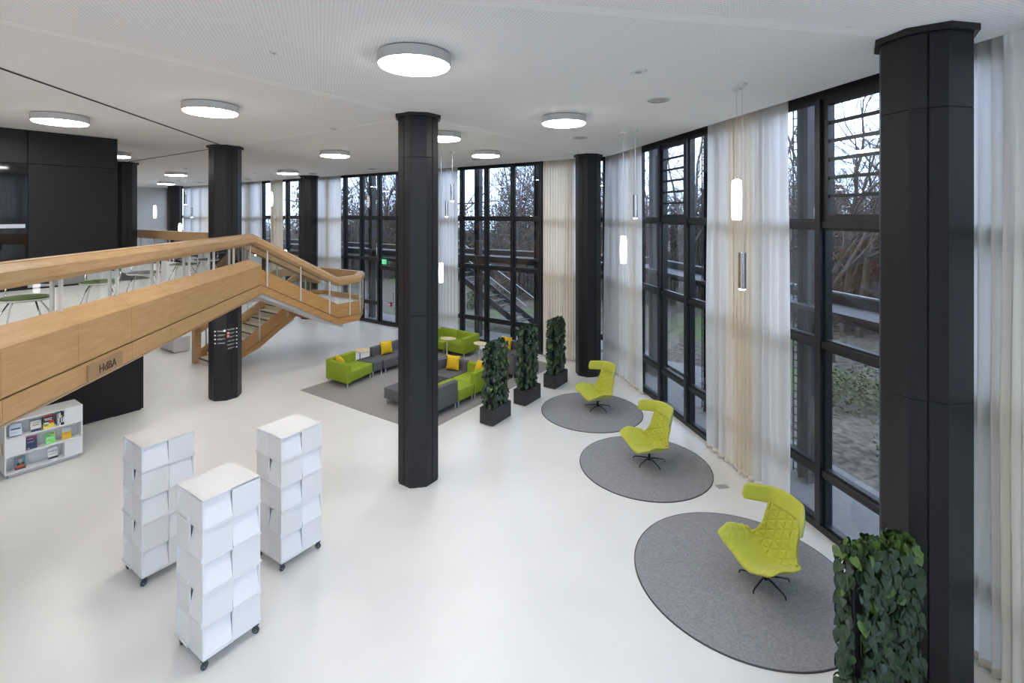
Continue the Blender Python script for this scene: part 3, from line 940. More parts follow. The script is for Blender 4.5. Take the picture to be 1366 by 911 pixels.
# unseen flat lamps assumed under the gallery, added to brighten the space below
sl0 = empty('added_soffit_lamp')
MB().lathe([(0.20, -0.03), (0.215, -0.03), (0.22, -0.02), (0.22, 0.0)], 32, cap=False).obj('rim', 'lamp_white', sl0)
MB().lathe([(0.20, -0.027), (0.20, -0.018)], 32).obj('diffuser', 'lamp_glow', sl0)
MB().lathe([(0.205, -0.016), (0.205, 0.0)], 32).obj('back_plate', 'lamp_white', sl0)
for i, (q, p) in enumerate(((-11.2, 2.6), (-11.4, 0.6), (-12.6, 5.4), (-15.6, 6.0), (-19.0, 6.0))):
    o = sl0 if i == 0 else copy_tree(sl0)
    o.location = G(q, p, 2.47)
    tag(o, 'unseen flat round lamp added on the underside of the gallery', 'soffit lamp', 'added lamps under the gallery')

# ---------------------------------------------------------------- pendant lamps
def pendant(kind, x, y, z0, z1, label):
    root = tag(empty('pendant_lamp', (x, y, H)), label, 'pendant lamp', 'glass pendants' if kind == 'glass' else 'metal tube pendants')
    MB().lathe([(0.055, -0.035), (0.06, -0.03), (0.06, 0.0)], 20).obj('canopy', 'lamp_white', root)
    MB().tube([(0, 0, -0.03), (0, 0, z1 - H + 0.01)], 0.0035, 5).obj('cord', 'alu', root)
    L = z1 - z0; t = z0 - H
    if kind == 'glass':
        MB().lathe([(0.045, t), (0.062, t + 0.01), (0.070, t + L * 0.35), (0.070, t + L * 0.65), (0.060, t + L - 0.02), (0.03, t + L)], 24).obj('glass_shade', 'glass_glow', root, smooth=True, angle=0.8)
        MB().lathe([(0.032, t + L - 0.004), (0.028, t + L + 0.03), (0.006, t + L + 0.035)], 16).obj('cap', 'alu', root)
    else:
        MB().lathe([(0.046, t + 0.01), (0.05, t + 0.008), (0.05, t + L), (0.044, t + L + 0.004), (0.01, t + L + 0.01)], 24).obj('tube_shade', 'chrome', root, smooth=True, angle=0.8)
        MB().lathe([(0.03, t - 0.012), (0.042, t), (0.042, t + 0.012)], 16).obj('bulb', 'spot_glow', root)
    return root
pendant('glass', 3.13, 6.84, 4.62, 5.19, 'glowing white glass pendant in front of the beige curtain at the right')
pendant('metal', 3.08, 6.57, 3.70, 4.19, 'chrome tube pendant below the glowing glass one at the right')
pendant('glass', 2.36, 10.4, 3.66, 4.25, 'glowing white glass pendant before the curtain beside the window column')
pendant('metal', 2.56, 10.2, 4.62, 5.11, 'chrome tube pendant hanging above the glass one near the window column')
pendant('glass', -2.08, 14.4, 2.70, 3.29, 'white glass pendant low against the right edge of the middle column')
pendant('metal', -1.68, 13.8, 5.07, 5.56, 'upper metal tube pendant right of the middle column')
pendant('metal', -2.08, 15.6, 4.63, 5.12, 'lower metal tube pendant right of the middle column')
pendant('glass', -10.4, 21.2, 5.06, 5.67, 'white glass pendant in front of the dark window right of the sign column')
pendant('metal', -10.7, 20.5, 3.0, 3.5, 'metal pendant whose tube hangs behind the bridge corner rail')
pendant('glass', -9.6, 20.8, 2.6, 3.2, 'white glass pendant seen through the sloping stair glass')
pendant('glass', -17.6, 24.2, 4.52, 5.14, 'white glass pendant before the white end wall')
pendant('glass', -16.7, 24.7, 3.7, 4.25, 'white glass pendant just above the gallery balustrade')
pendant('metal', -12.3, 18.5, 5.07, 5.56, 'upper metal tube pendant between the left columns')
pendant('metal', -16.5, 25.3, 4.55, 5.07, 'lower metal tube pendant between the left columns')

# ---------------------------------------------------------------- air vents and detectors in the ceiling
def vent(x, y, r, label):
    root = tag(empty('ceiling_vent', (x, y, H)), label, 'air vent', 'round ceiling vents')
    MB().lathe([(r * 0.92, -0.012), (r, -0.004), (r, 0.0)], 32).obj('rim', 'lamp_white', root)
    for f, z in ((0.78, -0.022), (0.52, -0.03), (0.28, -0.036)):
        MB().lathe([(r * f, z), (r * (f + 0.10), z + 0.012), (r * (f + 0.10), z + 0.016), (r * f * 0.9, z + 0.01)], 28, cap=False).obj('ring', 'vent_grey', root)
vent(2.24, 7.51, 0.19, 'nearest round air vent in the ceiling, right of the lamp')
vent(1.55, 11.16, 0.19, 'round air vent in the ceiling above the window column')
vent(-1.12, 15.6, 0.19, 'round air vent beside the lamp above the lounge window')
vent(-5.34, 18.8, 0.19, 'round air vent in the ceiling left of the middle column')
vent(-8.47, 20.9, 0.19, 'round air vent above the far window column')
vent(-13.05, 24.2, 0.19, 'round air vent right of the sign column')
vent(-17.1, 27.0, 0.19, 'farthest round air vent, left of the sign column')
def detector(x, y, r, label):
    root = tag(empty('smoke_detector', (x, y, H)), label, 'detector', 'flat ceiling discs')
    MB().lathe([(r * 0.9, -0.018), (r, -0.012), (r, 0.0)], 24).obj('disc', 'lamp_white', root)
    MB().lathe([(r * 0.35, -0.022), (r * 0.4, -0.017)], 16).obj('sensor', 'vent_grey', root)
detector(1.54, 6.0, 0.105, 'flat grey disc on the ceiling near the nearest vent')
detector(-3.62, 10.0, 0.105, 'flat grey disc on the ceiling above the sofa side of the middle column')
detector(-2.57, 5.3, 0.045, 'tiny disc on the ceiling left of the largest lamp')
# ---------------------------------------------------------------- round rugs and the lounge rug
def round_rug(x, y, r, label):
    o = MB().lathe([(r - 0.015, 0.0), (r - 0.012, 0.011), (0.5, 0.012), (0.01, 0.012)], 96).obj('round_rug', 'rug', None, (x, y, 0.0005))
    tag(o, label, 'rug', 'round grey rugs')
    MB().lathe([(r - 0.013, 0.0), (r, 0.0), (r, 0.010), (r - 0.006, 0.0125), (r - 0.014, 0.0125)], 96, cap=False).obj('edging', 'rug_edge', o)
round_rug(1.90, 11.74, 1.197, 'round grey felt rug under the farthest lime chair')
round_rug(2.48, 9.20, 1.202, 'round grey felt rug under the middle lime chair')
round_rug(2.985, 6.378, 1.357, 'largest round grey felt rug under the nearest lime chair')
lr = MB().box(-12.07 + 9.8, -7.51 + 9.8, 7.64 - 10.5, 13.45 - 10.5, 0.0, 0.010).obj('lounge_rug', 'rug_lounge', None, G(-9.8, 10.5, 0.0005), A1)
tag(lr, 'large rectangular grey rug under the sofa group', 'rug')

# ---------------------------------------------------------------- lime lounge chairs
def shell_profile(v):
    """centre line of the shell: v 0 seat front ... 1 top of the back -> (y, z); front is -y"""
    pts = [(-0.33, 0.395), (-0.27, 0.425), (-0.12, 0.405), (0.05, 0.385), (0.17, 0.42), (0.245, 0.53), (0.29, 0.68), (0.335, 0.84), (0.375, 0.985), (0.405, 1.10)]
    f = v * (len(pts) - 1)
    i = min(int(f), len(pts) - 2); t = f - i
    def P(k):
        k = max(0, min(len(pts) - 1, k)); return Vector((0, pts[k][0], pts[k][1]))
    p0, p1, p2, p3 = P(i - 1), P(i), P(i + 1), P(i + 2)
    return 0.5 * ((2 * p1) + (p2 - p0) * t + (2 * p0 - 5 * p1 + 4 * p2 - p3) * t * t + (-p0 + 3 * p1 - 3 * p2 + p3) * t ** 3)
def lerp_table(tab, v):
    for (a, x), (b, y) in zip(tab[:-1], tab[1:]):
        if v <= b:
            t = (v - a) / (b - a); t = t * t * (3 - 2 * t)
            return x + (y - x) * t
    return tab[-1][1]
HALF = [(0, 0.24), (0.10, 0.29), (0.28, 0.33), (0.44, 0.345), (0.58, 0.315), (0.70, 0.27), (0.85, 0.255), (1.0, 0.225)]
RISE = [(0, 0.13), (0.06, 0.21), (0.18, 0.25), (0.34, 0.235), (0.46, 0.185), (0.58, 0.115), (0.74, 0.085), (1.0, 0.07)]
FLARE = [(0, 0.10), (0.08, 0.18), (0.2, 0.205), (0.34, 0.155), (0.48, 0.07), (0.62, 0.005), (1.0, 0.0)]
def quilt(x, s, cell=0.125):
    """distance to the nearest seam of a triangular quilting"""
    dmin = 1e9
    for ang in (0, 60, 120):
        c, si = math.cos(R(ang)), math.sin(R(ang))
        u = (x * c + s * si) / (cell * 0.866)
        dmin = min(dmin, abs(u - round(u)) * cell * 0.866)
    return dmin
def chair_shell():
    NU, NV = 104, 140
    lens = [0.0]; prev = shell_profile(0)
    for j in range(1, NV + 1):
        p = shell_profile(j / NV); lens.append(lens[-1] + (p - prev).length); prev = p
    def surf(s, v):
        c = shell_profile(v)
        e = 1e-3
        t = (shell_profile(min(1, v + e)) - shell_profile(max(0, v - e))).normalized()
        nrm = Vector((0, -t.z, t.y))           # towards the sitter
        if nrm.z < 0 and v < 0.3: nrm = -nrm
        w, r, fl = lerp_table(HALF, v), lerp_table(RISE, v), lerp_table(FLARE, v)
        a = abs(s)
        k = a ** 2.3
        x = math.copysign(w * (a - 0.10 * a ** 4) + fl * a ** 4, s) if a else 0
        # sides curl towards the sitter, and the arms stay nearly upright
        upmix = min(1, max(0, (v - 0.35) / 0.25))
        d = (nrm * (0.55 + 0.45 * upmix) + Vector((0, 0, 1)) * (0.45 * (1 - upmix))).normalized()
        return c + Vector((x, 0, 0)) + d * (r * k), nrm
    top, bot = [], []
    P = [[None] * (NU + 1) for _ in range(NV + 1)]
    for j in range(NV + 1):
        for i in range(NU + 1):
            # rounded outline at the front lip
            s = -1 + 2 * i / NU
            P[j][i] = surf(s, j / NV)[0]
    nor = [[None] * (NU + 1) for _ in range(NV + 1)]
    for j in range(NV + 1):
        for i in range(NU + 1):
            du = P[j][min(NU, i + 1)] - P[j][max(0, i - 1)]
            dv = P[min(NV, j + 1)][i] - P[max(0, j - 1)][i]
            n_ = du.cross(dv)
            nor[j][i] = n_.normalized()
    m = MB()
    TH = 0.045
    for j in range(NV + 1):
        for i in range(NU + 1):
            s = -1 + 2 * i / NU
            arc = 0.0
            for k in range(min(i, NU // 2), max(i, NU // 2)):
                arc += (P[j][k + 1] - P[j][k]).length
            arc = math.copysign(arc, s)
            v = j / NV
            seatpad = (v < 0.40 and abs(s) < 0.60 + 0.1 * math.sin(v * 5))
            edge = min(1 - abs(s), v, 1 - v) 
            d = 0.0
            if not seatpad and edge > 0.03:
                q = quilt(arc, lens[j])
                d = -0.017 * math.exp(-(q / 0.0085) ** 2) + 0.006
            elif seatpad:
                d = 0.010 * min(1, (0.60 - abs(s)) * 6, (0.41 - v) * 14)
                d = max(d, 0)
            rim = min(1, edge / 0.06)
            d -= 0.014 * (1 - rim) ** 2
            m.v.append(tuple(P[j][i] + nor[j][i] * d))
    w = NU + 1
    off = len(m.v)
    for j in range(NV + 1):
        for i in range(NU + 1):
            s = -1 + 2 * i / NU; v = j / NV
            edge = min(1 - abs(s), v, 1 - v)
            t = TH * (0.45 + 0.55 * min(1, edge / 0.10))
            m.v.append(tuple(P[j][i] - nor[j][i] * t))
    for j in range(NV):
        for i in range(NU):
            a = j * w + i
            m.f.append((a, a + 1, a + w + 1, a + w))
            m.f.append((off + a, off + a + w, off + a + w + 1, off + a + 1))
    for i in range(NU):
        m.f.append((i + 1, i, off + i, off + i + 1))
        a = NV * w + i
        m.f.append((a, a + 1, off + a + 1, off + a))
    for j in range(NV):
        a = j * w
        m.f.append((a, a + w, off + a + w, off + a))
        a = j * w + NU
        m.f.append((a + w, a, off + a, off + a + w))
    return m
def headrest():
    """band bent around the top of the back: wings reach forward and outwards"""
    m = MB(); N = 64
    path = []
    for i in range(N + 1):
        s = -1 + 2 * i / N; a = abs(s)
        x = math.copysign(0.235 * min(1, a / 0.5) ** 1.0 if a < 0.5 else 0.235 + 0.225 * (a - 0.5) / 0.5, s)
        # rounded corner, then the wing runs forward
        y = 0.385 - 0.03 * (a / 0.5) ** 2 if a < 0.45 else 0.385 - 0.0243 - (0.275 * ((a - 0.45) / 0.55) ** 1.1)
        path.append((s, Vector((x, y, 0))))
    # smooth the path
    for _ in range(5):
        path = [path[0]] + [(path[i][0], (path[i - 1][1] + path[i][1] * 2 + path[i + 1][1]) / 4) for i in range(1, N)] + [path[-1]]
    K = 12
    rows = []
    for i, (s, p) in enumerate(path):
        t = (path[min(N, i + 1)][1] - path[max(0, i - 1)][1]).normalized()
        nrm = Vector((t.y, -t.x, 0))           # inwards (front)
        a = abs(s)
        hh = 0.115 * (1 - 0.10 * a) * (1.0 if a < 0.93 else math.sqrt(max(0.05, 1 - ((a - 0.93) / 0.08) ** 2)))
        zc = 1.075 - 0.02 * a
        th = 0.020 * (1.0 if a < 0.96 else 0.75)
        ringv = []
        for k in range(K):
            c = 2 * math.pi * k / K
            u = math.copysign(abs(math.cos(c)) ** 0.6, math.cos(c)) * th
            z = math.copysign(abs(math.sin(c)) ** 0.5, math.sin(c)) * hh
            lean = 0.22 * z
            ringv.append(p + nrm * u + Vector((0, lean, zc + z)))
        rows.append(ringv)
    for r_ in rows:
        m.v += [tuple(v) for v in r_]
    for i in range(N):
        for k in range(K):
            m.f.append((i * K + k, i * K + (k + 1) % K, (i + 1) * K + (k + 1) % K, (i + 1) * K + k))
    m.f.append(tuple(range(K - 1, -1, -1))); m.f.append(tuple(N * K + k for k in range(K)))
    return m
def make_chair():
    root = empty('lounge_chair')
    sh = link('quilted_shell', chair_shell().mesh('quilted_shell', 'lime', smooth=True), root, (0, 0, -0.13))
    hr = headrest().obj('wing_headrest', 'lime_smooth', root, (0, 0, -0.13), smooth=True, angle=1.0)
    # the paler felt of the headrest's outer side
    hr.data.materials.append(MATS['lime_pale'])
    for p_ in hr.data.polygons:
        i = p_.vertices[0] // 12
        a = abs(-1 + 2 * i / 64)
        c = p_.center; 
        if a > 0.55 and (p_.normal.x * (1 if c.x > 0 else -1)) > 0.35:
            p_.material_index = 1
    MB().lathe([(0.022, 0.07), (0.022, 0.17), (0.09, 0.215), (0.10, 0.235)], 16).obj('stem', 'leg_black', root, smooth=True, angle=0.6)
    MB().lathe([(0.03, 0.055), (0.034, 0.10)], 16).obj('hub', 'leg_black', root)
    def foot(k):
        t = R(72) * k
        c, s_ = math.cos(t), math.sin(t)
        pr = [(0.02, 0.09), (0.12, 0.085), (0.22, 0.066), (0.275, 0.056), (0.30, 0.042), (0.306, 0.022), (0.306, 0.012)]
        return MB().tube([(r * c, r * s_, z) for r, z in pr], [0.013, 0.012, 0.010, 0.010, 0.0095, 0.009, 0.011], 8)
    for k in range(5):
        foot(k).obj('leg', 'leg_black', root, smooth=True)
    return root
chair0 = make_chair()
CHAIRS = [((3.22, 6.24), -71, 'nearest lime quilted lounge chair on the largest round rug'),
          ((2.59, 9.27), -68, 'middle lime quilted lounge chair of the three by the windows'),
          ((2.07, 11.85), -61, 'farthest lime quilted lounge chair, beside the window column')]
FEET_TURN = 0
for i, ((x, y), a, lb) in enumerate(CHAIRS):
    o = chair0 if i == 0 else copy_tree(chair0)
    o.location = (x, y, 0.013); o.rotation_euler = (0, 0, R(a))
    tag(o, lb, 'lounge chair', 'lime lounge chairs with wing headrest')

# ---------------------------------------------------------------- ivy screens in planters
def leaf_verts(L, W, fold=0.25, droop=0.3):
    """heart shaped leaf, stalk at the origin, tip along -z, normal -y"""
    out = [(0, 0), (0.30, 0.12), (0.50, -0.06), (0.46, -0.36), (0.26, -0.70), (0, -1.0)]
    vs = []
    for x, z in out:
        vs.append((x * W, -abs(x) * fold * W + droop * z * z * L * 0.5, z * L))
    for x, z in out[1:5]:
        vs.append((-x * W, -abs(x) * fold * W + droop * z * z * L * 0.5, z * L))
    vs.append((0, 0.0 + droop * 0.16 * L * 0.5, -0.4 * L))
    # 0 base,1-4 right,5 tip,6-9 left,10 centre
    fs = [(0, 10, 1), (1, 10, 2), (2, 10, 3), (3, 10, 4), (4, 10, 5), (0, 6, 10), (6, 7, 10), (7, 8, 10), (8, 9, 10), (9, 5, 10)]
    return vs, fs
def leaf_matrix(pos, outn, roll, pitch, yaw):
    """local -y of the leaf turned to outn (horizontal), then pitched and rolled"""
    ang = math.atan2(outn.y, outn.x) + R(90)
    return Matrix.Translation(pos) @ Matrix.Rotation(ang + yaw, 4, 'Z') @ Matrix.Rotation(pitch, 4, 'X') @ Matrix.Rotation(roll, 4, 'Y')
def make_screen(label, loc, rz, lw, top, seed, n_leaf, big=False):
    """planter box lw (x) by 0.36 (y), screen standing along x in its middle"""
    rnd = random.Random(seed)
    root = tag(empty('ivy_screen', loc, rz), label, 'planter', 'ivy screens in black planters')
    hw, hd, ph = lw / 2, 0.175, 0.365
    pb = MB()
    t = 0.02
    pb.box(-hw, hw, -hd, -hd + t, 0.012, ph); pb.box(-hw, hw, hd - t, hd, 0.012, ph)
    pb.box(-hw, -hw + t, -hd + t, hd - t, 0.012, ph); pb.box(hw - t, hw, -hd + t, hd - t, 0.012, ph)
    pb.box(-hw + t, hw - t, -hd + t, hd - t, 0.012, 0.05)
    pb.box(-hw + 0.03, hw - 0.03, -hd + 0.03, hd - 0.03, 0.0, 0.012)
    pb.obj('planter', 'planter_black', root)
    so = MB().box(-hw + t, hw - t, -hd + t, hd - t, 0.05, ph - 0.03).obj('soil', 'soil', root)
    fr = MB()
    fx, fy = hw - 0.08, 0.045
    fr.box(-fx, fx, -fy, fy, ph - 0.03, top - 0.06)
    fr.obj('trellis', 'planter_black', root, bevel=0.008)
    # stems
    st = MB()
    for k in range(26 if big else 16):
        s_ = rnd.choice((-1, 1)); x = rnd.uniform(-fx, fx); z = ph - 0.02
        pts = []
        zt = rnd.uniform(0.7, 1.0) * (top - 0.03)
        n_ = 9
        for i in range(n_ + 1):
            zz = z + (zt - z) * i / n_
            pts.append((x + 0.05 * math.sin(i * 1.3 + k), s_ * (fy + 0.01 + 0.02 * abs(math.sin(i * 0.9 + k))), zz))
        st.tube(pts, 0.004, 4)
    # leaves: a coat over both sides, the ends and the top
    parts = []
    for i in range(n_leaf):
        r_ = rnd.random()
        z = rnd.uniform(ph + 0.02, top + 0.01)
        puff = 0.05 + 0.05 * noise.noise(Vector((i * 0.37, seed, 0))) + 0.03 * rnd.random()
        low = max(0, (ph + 0.25 - z) / 0.25)
        if r_ < 0.40:   side = Vector((0, -1, 0)); pos = Vector((rnd.uniform(-fx, fx), -fy - puff * (1 + 0.3 * low), z))
        elif r_ < 0.70: side = Vector((0, 1, 0)); pos = Vector((rnd.uniform(-fx, fx), fy + puff, z))
        elif r_ < 0.79: side = Vector((-1, 0, 0)); pos = Vector((-fx - puff * 0.6, rnd.uniform(-fy - 0.03, fy + 0.03), z))
        elif r_ < 0.88: side = Vector((1, 0, 0)); pos = Vector((fx + puff * 0.6, rnd.uniform(-fy - 0.03, fy + 0.03), z))
        else:
            side = Vector((rnd.uniform(-1, 1), rnd.uniform(-1, 1), 0)).normalized(); pos = Vector((rnd.uniform(-fx, fx), rnd.uniform(-fy, fy), top + rnd.uniform(-0.05, 0.05)))
        L = rnd.uniform(0.075, 0.125) * (0.92 if big else 1.0)
        M = leaf_matrix(pos, side, rnd.uniform(-0.7, 0.7), rnd.uniform(-0.75, 0.10), rnd.uniform(-0.7, 0.7))
        parts.append((pos, L, M, side))
    # stray shoots that stick out of the coat
    for k in range(12 if big else 7):
        x = rnd.choice((-1, 1)) * rnd.uniform(fx * 0.7, fx + 0.06); z = rnd.uniform(ph + 0.05, top)
        y0 = rnd.uniform(-0.10, 0.10); shoot = [(math.copysign(fx - 0.01, x), y0 * 0.4, z + 0.02)]
        for j in range(4):
            pos = Vector((x + math.copysign(0.02 + 0.03 * j, x), y0 + rnd.uniform(-0.025, 0.025), z - 0.03 * j * j * 0.3))
            shoot.append(tuple(pos))
            L = rnd.uniform(0.05, 0.085)
            parts.append((pos, L, leaf_matrix(pos, Vector((math.copysign(1, x), rnd.uniform(-1, 1), 0)).normalized(), rnd.uniform(-0.8, 0.8), rnd.uniform(-0.9, 0.1), 0.0), None))
        st.tube(shoot, 0.003, 4)
    so2 = st.obj('stems', 'stem', root); so2['kind'] = 'stuff'
    return root, parts
def join_leaves(root, items, material, nm='foliage'):
    m = MB()
    for pos, L, M, side in items:
        vs, fs = leaf_verts(L, L * 0.86)
        m.add([M @ Vector(v) for v in vs], fs)
    o = m.obj(nm, material, root)
    o['kind'] = 'stuff'
    return o
def planter(q0, p0, p1, top, label, seed):
    c = G(q0 - 0.175, (p0 + p1) / 2)
    root, items = make_screen(label, (c.x, c.y, 0), A1 + R(90), p1 - p0, top, seed, 760)
    rnd = random.Random(seed)
    a, b, c_ = [], [], []
    for it in items:
        r_ = rnd.random()
        (a if r_ < 0.62 else b if r_ < 0.94 else c_).append(it)
    join_leaves(root, a, 'leaf'); join_leaves(root, b, 'leaf_mid', 'young_foliage'); join_leaves(root, c_, 'leaf_bright', 'fresh_shoots')
planter(-6.48, 8.71, 9.44, 1.78, 'ivy screen in a black planter nearest the middle column', 21)
planter(-6.50, 10.09, 10.82, 1.85, 'ivy screen in a black planter, middle of the three beside the lounge rug', 22)
planter(-6.48, 11.51, 12.25, 1.80, 'ivy screen in a black planter, rearmost of the three, by the beige curtain', 23)
# the big one near the camera: its nearest leaves are parts
cb = Vector((3.24, 4.34, 0))
root, items = make_screen('large leafy ivy screen at the lower right, in front of the nearest black column', (cb.x, cb.y, 0), A2, 0.76, 1.80, 29, 1150, True)
camloc = Vector((0, 0, EYE))
MW = Matrix.Translation(cb) @ Matrix.Rotation(A2, 4, 'Z')
def nearness(it):
    P = MW @ it[0]
    fac = (it[2].to_3x3() @ Vector((0, -1, 0)))
    s_ = 0 if P.z > 0.95 else 3
    return P.y - 0.35 * P.z + s_
items.sort(key=nearness)
protos = []
for k, mt in enumerate(('leaf', 'leaf', 'leaf_mid', 'leaf_mid', 'leaf_bright')):
    vs, fs = leaf_verts(1.0, 0.84 + 0.05 * (k % 3), 0.18 + 0.08 * (k % 2), 0.3 + 0.1 * k)
    protos.append(MB().add(vs, fs).mesh('leaf', mt, smooth=True))
rnd = random.Random(5)
step = 1
near, rest = items[:300], items[300:]
for pos, L, M, side in near:
    k = rnd.choice((0, 0, 1, 1, 2, 2, 3, 3, 4)) if pos.z < 1.7 else rnd.choice((2, 3, 4, 4))
    o = link('leaf', protos[k], root)
    o.matrix_local = M @ Matrix.Scale(L, 4)
a, b = [], []
for it in rest:
    (a if rnd.random() < 0.6 else b).append(it)
join_leaves(root, a, 'leaf'); join_leaves(root, b, 'leaf_mid', 'young_foliage')

# ---------------------------------------------------------------- white display towers
TW = 0.60; TH0 = 0.115; TIER = 0.330
def make_tower():
    root = empty('display_tower')
    zt = TH0 + TIER * 5
    w = TW / 2
    MB().box(-w + 0.05, w - 0.05, -w + 0.05, w - 0.05, TH0, zt - 0.02).obj('inner_body', 'white_panel', root)
    MB().box(-w, w, -w, w, zt - 0.018, zt).obj('top', 'white_lacquer', root, bevel=0.003, seg=1)
    for k in range(5):
        MB().box(-w, w, -w, w, TH0 + TIER * k, TH0 + TIER * k + 0.018).obj('shelf_board', 'white_lacquer', root, bevel=0.002, seg=1)
    hgt = TIER - 0.018
    fl = MB().box(0.0, TW / 2, 0.0, 0.018, 0, hgt).mesh('flush_panel', 'white_panel')
    # slanting flap: bottom on the outer edge, top leaning back into the tower
    fw = TW / 2 - 0.004
    flap = MB().add([(0.004, -0.012, 0.004), (fw, -0.012, 0.004), (fw, 0.0, 0.004), (0.004, 0.0, 0.004),
                     (0.004, 0.052, hgt), (fw, 0.052, hgt), (fw, 0.064, hgt), (0.004, 0.064, hgt)],
                    [(0, 3, 2, 1), (4, 5, 6, 7), (0, 1, 5, 4), (1, 2, 6, 5), (2, 3, 7, 6), (3, 0, 4, 7)]).mesh('display_flap', 'flap_white')
    lip = MB().box(0.002, TW / 2 + 0.002, -0.020, -0.013, -0.004, 0.016).mesh('lip', 'white_lacquer')
    cheek = MB().prism([(0, 0), (0.004, 0), (0.004, 0.06), (0, 0.06)], 0, hgt).mesh('cheek', 'white_panel')
    for face in range(4):
        rot = R(90) * face
        for k in range(5):
            z = TH0 + TIER * k + 0.018
            first = (k % 2 == 0)              # flap on the left half of the face
            for half in (0, 1):
                is_flap = (half == 0) == first
                x0 = -TW / 2 + half * TW / 2
                c, s_ = math.cos(rot), math.sin(rot)
                lx, ly = x0, -w
                loc = (lx * c - ly * s_, lx * s_ + ly * c, z)
                if is_flap:
                    f = link('display_flap', flap, root, loc, rot)
                    link('lip', lip, f)
                else:
                    link('flush_panel', fl, root, loc, rot)
    tyre = MB()
    n_ = 20
    prof = [(0.018, -0.012), (0.036, -0.012), (0.040, -0.007), (0.040, 0.007), (0.036, 0.012), (0.018, 0.012)]
    for r_, y in prof:
        for k in range(n_):
            t = 2 * math.pi * k / n_
            tyre.v.append((r_ * math.cos(t), y, r_ * math.sin(t)))
    for i in range(len(prof) - 1):
        for k in range(n_):
            tyre.f.append((i * n_ + k, i * n_ + (k + 1) % n_, (i + 1) * n_ + (k + 1) % n_, (i + 1) * n_ + k))
    tyre_me = tyre.mesh('tyre', 'caster', smooth=True, angle=0.7)
    hub_me = MB().tube([(0, -0.015, 0), (0, 0.015, 0)], 0.019, 14).mesh('hub', 'caster_hub')
    fork = MB(); fork.box(-0.012, 0.012, -0.02, -0.014, -0.005, 0.05); fork.box(-0.012, 0.012, 0.014, 0.02, -0.005, 0.05); fork.box(-0.025, 0.03, -0.022, 0.022, 0.045, 0.06); fork.tube([(0.02, 0, 0.058), (0.02, 0, 0.078)], 0.012, 10)
    fork_me = fork.mesh('fork', 'caster')
    for i, (sx, sy) in enumerate(((1, 1), (1, -1), (-1, -1), (-1, 1))):
        c = link('caster', fork_me, root, (sx * (w - 0.035), sy * (w - 0.035), 0.040), R(35 + 70 * i))
        link('tyre', tyre_me, c); link('hub', hub_me, c)
    return root
tower0 = make_tower()
TOWERS = [((-5.45, 2.36), 'front white display tower on casters, nearest the camera'),
          ((-7.32, 2.466), 'left white display tower on casters, beside the low bookcase'),
          ((-6.12, 3.60), 'right white display tower on casters, closest to the middle column')]
for i, ((q, p), lb) in enumerate(TOWERS):
    o = tower0 if i == 0 else copy_tree(tower0)
    o.location = G(q - TW / 2, p + TW / 2, 0); o.rotation_euler = (0, 0, A1)
    tag(o, lb, 'display tower', 'white display towers')

# ---------------------------------------------------------------- low white bookcase with books
BW, BD, BH = 1.07, 0.49, 0.93
# local x runs along the front (p), local y into the case (-q)
bc = tag(empty('low_bookcase', G(-12.27, 2.10), A1 + R(90)), 'low white bookcase with displayed books, in front of the black core', 'bookcase')
zb = 0.075
MB().box(0.06, BW - 0.06, 0.06, BD - 0.06, 0.0, zb).obj('plinth', 'alu', bc)
for z in (zb, zb + 0.305, zb + 0.61, zb + 0.915):
    MB().box(0, BW, 0, BD, z, z + 0.02).obj('shelf', 'white_lacquer', bc, bevel=0.002, seg=1)
for x in (0, BW - 0.02):
    MB().box(x, x + 0.02, 0.001, BD - 0.001, zb + 0.02, zb + 0.915).obj('side', 'white_lacquer', bc)
MB().box(0.02, BW - 0.02, 0.245, 0.255, zb + 0.02, zb + 0.915).obj('back', 'white_panel', bc)
for x0, x1, lev in ((BW - 0.265, BW - 0.02, 2), (0.02, 0.27, 1), (BW - 0.265, BW - 0.02, 0)):
    MB().box(x0, x1, 0.0, 0.018, zb + 0.305 * lev + 0.022, zb + 0.305 * (lev + 1) - 0.002).obj('front_panel', 'white_panel', bc)
    xd = x0 if x0 > 0.5 else x1 - 0.012
    MB().box(xd, xd + 0.012, 0.018, 0.245, zb + 0.305 * lev + 0.022, zb + 0.305 * (lev + 1) - 0.002).obj('divider', 'white_panel', bc)
MB().box(-0.004, 0.0, 0.10, 0.22, 0.42, 0.60).obj('end_plate', 'oak', bc)
def W_bc(x, y, z): return bc.matrix_basis @ Vector((x, y, z))
def book(label, x, lev, w, h_, t, body, bands, lean=14, yaw=0, letters=None):
    """book standing on a shelf and leaning back, cover to the front; bands = flat print on the cover (x0, x1, z0, z1, material)"""
    P = W_bc(x, 0.085, zb + 0.305 * lev + 0.0205)
    o = empty('book', P, A1 + R(90) + R(yaw))
    o.rotation_euler = (R(-lean), 0, A1 + R(90) + R(yaw))
    tag(o, label, 'book', 'books on the low bookcase')
    MB().box(-w / 2, w / 2, 0, 0.003, 0, h_).obj('cover', body, o)
    MB().box(-w / 2 + 0.003, w / 2 - 0.003, 0.003, t - 0.003, 0.003, h_ - 0.003).obj('pages', 'book_white', o)
    MB().box(-w / 2, w / 2, t - 0.003, t, 0, h_).obj('cover', body, o)
    MB().box(-w / 2 - 0.002, -w / 2 + 0.002, 0, t, 0, h_).obj('spine', body, o)
    for bx0, bx1, bz0, bz1, mt in bands:
        MB().box(bx0 * w - w / 2, bx1 * w - w / 2, -0.001, 0.0005, bz0 * h_, bz1 * h_).obj('cover_print', mt, o)
    if letters:
        s_, z, sz, mt = letters
        text_mesh('cover_letters', s_, sz, mt, o, (0, -0.0015, z * h_), (R(90), 0, 0), 0.0008)
    return o
